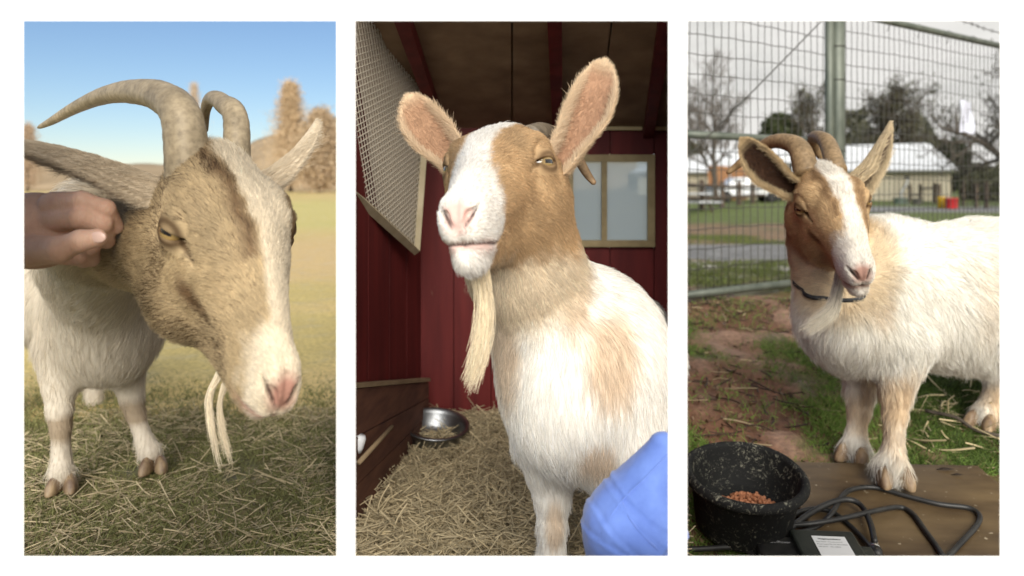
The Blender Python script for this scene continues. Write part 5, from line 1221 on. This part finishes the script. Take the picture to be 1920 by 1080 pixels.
def farm_far():
    # ---------------- trees
    def at(px, py, d): p = W(px, py, d); return p
    def gb(px, d): p = W(px, 345, d); return np.array([p[0], p[1], float(gz(p[0], p[1]))])
    def hpx(px_h, d): return px_h / FPX * d
    tree('tree', 'tall bare grey tree with upswept branches behind the rail fence', gb(1343, 38), hpx(185, 38), .17, 5, levels=4, spread=.55, up=.30, nsub=(9, 7, 6, 5), ratio=.60, trunk_frac=.16, thin=3, twr=.009, tcol=(.11, .09, .07))
    tree('tree', 'twiggy leafless oak half hidden behind the steel post', gb(1530, 60), hpx(165, 60), .32, 12, levels=4, spread=.75, up=.12, nsub=(9, 7, 6, 5), ratio=.52, trunk_frac=.30, thin=2, twr=.020, leaf=(1600, .12, .35, (.04, .04, .018), (.09, .085, .04)))
    tree('tree', 'spreading dark oak above the white barn roof', gb(1655, 66), hpx(162, 66), .45, 21, levels=4, spread=.85, up=.10, nsub=(10, 8, 6, 5), ratio=.58, trunk_frac=.28, thin=2, twr=.022, leaf=(2600, .13, .4, (.035, .035, .016), (.08, .075, .035)))
    tree('tree', 'large dark oak reaching in from the right edge', gb(1900, 36), hpx(235, 36), .40, 33, levels=4, spread=.95, up=.04, nsub=(11, 8, 6, 5), ratio=.60, trunk_frac=.25, thin=2, twr=.012, leaf=(3600, .085, .25, (.03, .03, .014), (.075, .07, .03)), lean=(-.05, 0))
    g = 'evergreens beyond the wire fence'
    bush('tree', 'round dark evergreen with short trunk left of the steel post', at(1462, 252, 62), (hpx(40, 62), hpx(36, 62), hpx(38, 62)), 5200, .16, (.022, .030, .010), (.060, .070, .024), 'tree', g, 1)
    bush('tree', 'dark rounded evergreen beside the right end of the barn', at(1787, 310, 56), (hpx(31, 56), hpx(32, 56), hpx(50, 56)), 5500, .14, (.012, .018, .008), (.038, .046, .016), 'tree', g, 2)
    bush('bush', 'grey-green shrub at the far right beyond the barn', at(1850, 355, 48), (hpx(48, 48), hpx(40, 48), hpx(36, 48)), 5000, .12, (.035, .040, .018), (.085, .085, .040), 'bush', None, 3)
    bush('bush', 'dark thicket at the far left behind the picnic table', at(1296, 305, 58), (hpx(34, 58), hpx(40, 58), hpx(42, 58)), 4200, .15, (.03, .032, .016), (.075, .07, .035), 'bush', None, 4)
    # far tree line
    n = 22000; px = rng.uniform(1180, 2050, n); d = rng.uniform(110, 150, n); top = np.interp(px, [1180, 1300, 1420, 1500, 1590, 1640, 1720, 1790, 1830, 2050], [14, 26, 30, 60, 110, 125, 105, 70, 40, 40]) * (.6 + .7 * vnoise(np.stack([px * .05, px * 0, px * 0], 1), 4)); P = np.stack([(px - 960) / FPX * d, d, -.3 + (CAMZ + .3 + top / FPX * d) * rng.random(n) ** .7], 1)
    o = leaves('far_treeline', P, .5, (.035, .038, .02), (.09, .085, .05), None); tag(o, 'low dark line of woods along the horizon behind the farm', 'woods', kind='stuff')
    # ---------------- barn
    mroof = simple('white_metal_roof', (.72, .73, .73), (.82, .83, .83), 3, .45, .05, .01, spec=.5); mwall = simple('beige_siding', (.46, .40, .28), (.56, .50, .37), 1.2, .8, .1, .02, sc=(1, 1, .2)); mtrim, _, b0 = mat('roof_trim', .6, col=(.30, .30, .27))
    A = W(1797, 317, 45); ez = A[2]; A = A[:2]; bk = np.array([.51, .86]); al = np.array([-.86, .51]); D_, L_ = 10., 21.
    c = [A, A + al * L_, A + al * L_ + bk * D_, A + bk * D_]; rz = 3.55; r0 = A + bk * D_ / 2 + al * 1.7; r1 = A + bk * D_ / 2 + al * (L_ - 1.7); gb_ = -.3
    br = empty('barn', (*A, gb_)); v3 = lambda p, z: np.array([p[0], p[1], z])
    V = [v3(q, ez) for q in c] + [v3(r0, rz), v3(r1, rz)]; V = V + [p - np.array([0, 0, .12]) for p in V]
    rf = mesh_obj('roof', V, [[0, 4, 5, 1], [0, 3, 4], [3, 2, 5, 4], [1, 5, 2], [6, 7, 11, 10], [6, 10, 9], [9, 10, 11, 8], [7, 8, 11], [0, 1, 7, 6], [1, 2, 8, 7], [2, 3, 9, 8], [3, 0, 6, 9]], mroof, br, smooth=False)
    for i in range(24):
        t = (i + .5) / 24; p = v3(A + al * L_ * t, ez + .02); q = v3(r0 + (r1 - r0) * np.clip((t * L_ - 1.7) / (L_ - 3.4), 0, 1), rz + .02); k = min(1, t * L_ / 1.7, (1 - t) * L_ / 1.7)
        if k < 1: q = p + (q - p) * k
        V, F = sweep(np.array([p, q]), .035, 4, up=(0, 0, 1)); o = mesh_obj('roof_seam', V, F, mroof); o.parent = rf; o.location = -br.location
    ins = .45; w = [c[0] + (al + bk) * ins, c[1] + (-al + bk) * ins, c[2] + (-al - bk) * ins, c[3] + (al - bk) * ins]
    for i in range(4):
        p, q = w[i], w[(i + 1) % 4]; nb_ = 14 if i % 2 == 0 else 7
        for j in range(nb_):
            a = p + (q - p) * (j / nb_); b = p + (q - p) * ((j + .985) / nb_); nn = np.array([(q - p)[1], -(q - p)[0]]); nn /= -np.linalg.norm(nn); nn = nn * .06
            V = [v3(a, gb_), v3(b, gb_), v3(b, ez - .02), v3(a, ez - .02), v3(a + nn, gb_), v3(b + nn, gb_), v3(b + nn, ez - .02), v3(a + nn, ez - .02)]; mesh_obj('wall_panel', V, [[0, 1, 2, 3], [5, 4, 7, 6], [4, 0, 3, 7], [1, 5, 6, 2], [3, 2, 6, 7]], mwall, br, smooth=False)
    V, F = sweep(np.array([v3(c[0], ez - .1), v3(c[1], ez - .1)]), .09, 4); mesh_obj('gutter', V, F, mtrim, br, smooth=False)
    tag(br, 'long beige barn with white metal hip roof', 'barn')
    # ---------------- carport, board fence, car, lamp at the left
    cpt = empty('carport', (*W(1460, 345, 46)[:2], -.25)); dk, _, b1 = mat('interior_shade', .9, col=(.02, .022, .02))
    p = [W(1434, 287, 46), W(1482, 284, 46), W(1476, 294, 44), W(1440, 301, 44)]; V = p + [q - np.array([0, 0, .1]) for q in p]; mesh_obj('roof', V, [[0, 1, 2, 3], [7, 6, 5, 4], [0, 4, 5, 1], [1, 5, 6, 2], [2, 6, 7, 3], [3, 7, 4, 0]], mroof, cpt, smooth=False)
    part_box('back_wall', np.array([*W(1462, 345, 47)[:2], .95]), (1.5, .1, 2.4), dk, cpt)  # near-black wall colour stands for the shade under the roof
    for px in (1441, 1477): tube('post', [np.array([*W(px, 345, 44.4)[:2], -.3]), np.array([*W(px, 345, 44.4)[:2], 2.1])], .05, mtrim, cpt)
    tag(cpt, 'open carport with white roof seen below the curved horn', 'carport')
    mwd = simple('orange_brown_boards', (.22, .10, .04), (.34, .17, .075), 2, .8, .2, .02, sc=(3, 3, .3)); bf = empty('board_fence', (*W(1360, 345, 50)[:2], -.25))
    for i in range(13):
        px = 1327 + 5.6 * i; b = W(px + 2.8, 345, 50); z1 = CAMZ + (345 - 311 + rng.uniform(-1, 1)) / FPX * 50; part_box('board', (b[0], 50 + rng.uniform(-.02, .02), (z1 - .3) / 2), (.19, .04, z1 + .3), mwd, bf)
    tag(bf, 'orange-brown board fence behind the bare tree', 'fence')
    mcar, _, b2 = mat('white_car_paint', .3, col=(.72, .73, .74)); mgl, _, b3 = mat('car_glass', .08, col=(.02, .025, .03)); mty, _, b4 = mat('tyre', .9, col=(.02, .02, .02))
    cc = np.array([*W(1396, 345, 43)[:2], -.25]); car = empty('parked_car', cc)
    prof = [(-2.1, .35), (-2.1, .85), (-1.3, .95), (-.75, 1.42), (.8, 1.45), (1.5, .98), (2.1, .9), (2.15, .35)]; k = len(prof); V = [cc + [x, y * (.86 if z > 1 else 1), z] for y in (-.85, .85) for x, z in prof]
    bd = mesh_obj('body', V, [list(range(k))[::1], [i + k for i in range(k)][::-1]] + [[i, i + k, (i + 1) % k + k, (i + 1) % k] for i in range(k)], mcar, car, smooth=False); bevel(bd, .08)
    for x in (-1.3, 1.3):
        for y in (-.8, .8): V, F = revolve([(0, -.1), (.30, -.1), (.33, -.06), (.33, .06), (.30, .1), (0, .1)], cc + [x, y, .33], (0, 1, .001), 20); mesh_obj('wheel', V, F, mty, car)
    for x0, x1 in ((-1.05, -.1), (.0, 1.1)):
        V = [cc + [x0, -.83, 1.0], cc + [x1, -.83, 1.0], cc + [x1 - .1, -.765, 1.34], cc + [x0 + .25, -.765, 1.34]]; mesh_obj('window', V + [p + np.array([0, .02, 0]) for p in V], [[0, 1, 2, 3], [7, 6, 5, 4]], mgl, car, smooth=False)
    tag(car, 'white car parked beside the orange-brown boards, partly behind the ear', 'car')
    lm = empty('yard_lamp', (*W(1369, 345, 47)[:2], -.25)); q = W(1369, 292, 47); tube('pole', [np.array([q[0], q[1], -.3]), q - [0, 0, .25]], .035, mtrim, lm)
    V, F = revolve([(0, .14), (.10, .13), (.14, .05), (.15, -.05), (.1, -.12), (0, -.14)], q, (0, -.9, .3), 20); mesh_obj('lamp_head', V, F, mty, lm); V, F = revolve([(0, -.02), (.08, -.02), (.08, .0), (0, .0)], q + [0, -.145, .05], (0, -.9, .3), 16); mesh_obj('lens', V, F, mcar, lm)
    tag(lm, 'small dark round lamp on a pole above the board fence', 'lamp')
    # ---------------- timber rail fence and picnic table at the left
    mtb = simple('dark_timber', (.045, .030, .020), (.105, .072, .048), 4, .85, .3, .01); rfn = empty('rail_fence', hit(1386, 386))
    pts = [(1270, 396, 62), (1316, 393, 56), (1354, 390, 50), (1386, 385, 44), (1412, 382, 40), (1440, 379, 37), (1475, 377, 35)]; tops = []
    for px, py, h in pts:
        b = hit(px, py); hh = h / FPX * b[1]; part_box('post', b + [0, 0, hh / 2 - .1], (.17, .17, hh + .2), mtb, rfn); tops.append((b, hh))
    for (b0_, h0), (b1_, h1) in zip(tops[:-1], tops[1:]):
        for f in (.80, .38):
            V, F = sweep(np.array([b0_ + [0, -.1, h0 * f], b1_ + [0, -.1, h1 * f]]), .075, 4, up=(0, 0, 1)); mesh_obj('rail', V, F, mtb, rfn, smooth=False)
    tag(rfn, 'dark timber post and rail fence across the far lawn at left', 'fence')
    mpt = simple('pale_grey_planks', (.34, .35, .36), (.50, .51, .52), 5, .7, .1, .01); b = hit(1300, 396); pt = empty('picnic_table', b); dd = b[1]
    sx = hpx(80, dd); cx = W(1330, 345, dd)[0] - sx / 2; zt = CAMZ - (363 - YH) / FPX * dd; zb = CAMZ - (378 - YH) / FPX * dd
    for i in range(4): part_box('top_plank', (cx, dd - .3 + i * .2, zt), (sx, .18, .06), mpt, pt)
    for y in (-.75, .75): part_box('bench', (cx + hpx(12, dd), dd + y, zb), (sx, .26, .06), mpt, pt)
    for x in (-.38, .38):
        for y in (-1, 1): V, F = sweep(np.array([[cx + x * sx, dd + y * .25, zt], [cx + x * sx + .1, dd + y * .78, b[2] - .02]]), .05, 6); mesh_obj('leg', V, F, mtb, pt)
        part_box('cross_bar', (cx + x * sx, dd, zb - .06), (.06, 1.6, .06), mtb, pt)
    tag(pt, 'pale picnic table with benches on the lawn at left edge', 'table')
    # ---------------- yard clutter in front of the barn
    def tub(name, label, px0, px1, py0, py1, col, cat, d=None):
        b = hit((px0 + px1) / 2, py1); r = hpx((px1 - px0) / 2, b[1]); h = hpx(py1 - py0, b[1]); m, _, _b = mat(name + '_plastic', .45, col=col); V, F = revolve([(0, 0), (r * .86, 0), (r * .9, .03), (r * .96, h * .9), (r * 1.04, h * .92), (r * 1.04, h), (r * .95, h), (r * .86, .06), (0, .06)], b, seg=32); o = mesh_obj(name, V, F, m); tag(o, label, cat)
    tub('tub', 'red plastic tub in front of the barn', 1772, 1795, 371, 392, (.42, .018, .020), 'tub'); tub('tub', 'yellow plastic tub next to the red one', 1757, 1772, 369, 391, (.55, .33, .012), 'tub')
    tub('stock_tank', 'low grey-green stock tank on the grass before the barn', 1675, 1701, 371, 383, (.16, .20, .17), 'tank')
    tub('stone_trough', 'squat grey tub in the fence shade near the stock tank', 1711, 1729, 372, 384, (.10, .095, .085), 'tub')
    yf = empty('yard_fence', hit(1720, 384)); L = [(1655, 373, 48), (1676, 374, 44), (1706, 378, 33), (1725, 379, 34), (1752, 381, 38), (1760, 385, 40), (1773, 370, 28)]; tp = []
    for px, py, h in L: b = hit(px, py); hh = h / FPX * b[1]; part_box('post', b + [0, 0, hh / 2 - .1], (.13, .13, hh + .2), mtb, yf); tp.append((b, hh))
    for i, j, f0, f1 in ((0, 1, .85, .8), (1, 2, .8, .7), (3, 4, .75, .75), (4, 6, .8, .85), (2, 3, .4, .4)):
        V, F = sweep(np.array([tp[i][0] + [0, -.08, tp[i][1] * f0], tp[j][0] + [0, -.08, tp[j][1] * f1]]), .05, 4); mesh_obj('rail', V, F, mtb, yf, smooth=False)
    tag(yf, 'uneven dark post fence in front of the barn wall', 'fence')
    b = hit(1698, 383); pp = empty('hand_pump', b); mgr, _, _q = mat('galvanised', .5, col=(.42, .44, .44), metal=.4); s = b[1] / FPX
    tube('pipe', [b, b + np.array([-8, 0, 20]) * s, b + np.array([2, 0, 38]) * s, b + np.array([4, 0, 50]) * s], .04, mgr, pp, 8, 12); part_box('head', b + np.array([2, 0, 51]) * s, (.22, .16, .12), mty, pp); tube('foot', [b, b + np.array([8, 0, .5]) * s], .035, mgr, pp)
    tag(pp, 'pale bent pipe with dark head standing by the stock tank', 'pump')
    rw = empty('wire_run', hit(1830, 388)); tp = []
    for px, py, h in ((1806, 386, 45), (1830, 389, 45), (1850, 391, 50), (1890, 394, 54)): b = hit(px, py); hh = h / FPX * b[1]; part_box('post', b + [0, 0, hh / 2 - .1], (.11, .11, hh + .2), mtb, rw); tp.append((b, hh))
    for i in range(3):
        for f in (.9, .55, .3): V, F = sweep(np.array([tp[i][0] + [0, 0, tp[i][1] * f], tp[i + 1][0] + [0, 0, tp[i + 1][1] * f]]), .03, 4); mesh_obj('rail', V, F, mtb, rw)
    tag(rw, 'weathered grey post fence right of the coloured tubs', 'fence')
# ---------------------------------------------------------------- build
ground_sheet()
margin_board()
shed_middle()
LID = .0008; TAPER = .34; CHIN = .009; goat1 = goat_left(); LID = .0044; TAPER = .12; CHIN = 0.; goat2 = goat_middle(); LID = .0018; TAPER = .10; goat3 = goat_right()
def collar(gt, c, axis, r, w, m, squash=1.):
    ax = np.asarray(axis, float); ax /= np.linalg.norm(ax); a = np.cross(ax, (0, 0, 1)); a /= np.linalg.norm(a); b = np.cross(ax, a); n = 72; V = []
    an = np.linspace(0, 2 * math.pi, n, endpoint=False); dirs = np.cos(an)[:, None] * a + np.sin(an)[:, None] * b
    # lay the band on the neck surface
    rr = np.linspace(.03, .2, 120)
    P = np.asarray(c) + dirs[:, None] * rr[None, :, None]; d = gt[1](P.reshape(-1, 3).astype(F32)).reshape(n, -1); k = np.argmax(d > .004 + r, axis=1); rad = np.minimum(rr[k], .090); rad = (np.roll(rad, 1) + rad + np.roll(rad, -1)) / 3
    for i in range(n):
        for s, t in ((-1, 0), (1, 0), (1, .003), (-1, .003)): V.append(np.asarray(c) + dirs[i] * (rad[i] + t) + ax * s * w / 2)
    F = [[i * 4 + j, i * 4 + (j + 1) % 4, ((i + 1) % n) * 4 + (j + 1) % 4, ((i + 1) % n) * 4 + j] for i in range(n) for j in range(4)]
    return mesh_obj('collar', V, F, m, gt[0])
_mc = simple('dark_webbing', (.010, .012, .014), (.05, .055, .06), 120, .7, .3, .001); collar(goat3, W(1535, 548, 1.61), np.array([.10, .25, -1.]), -.002, .009, _mc)
field_left()
paddock()
farm_far()
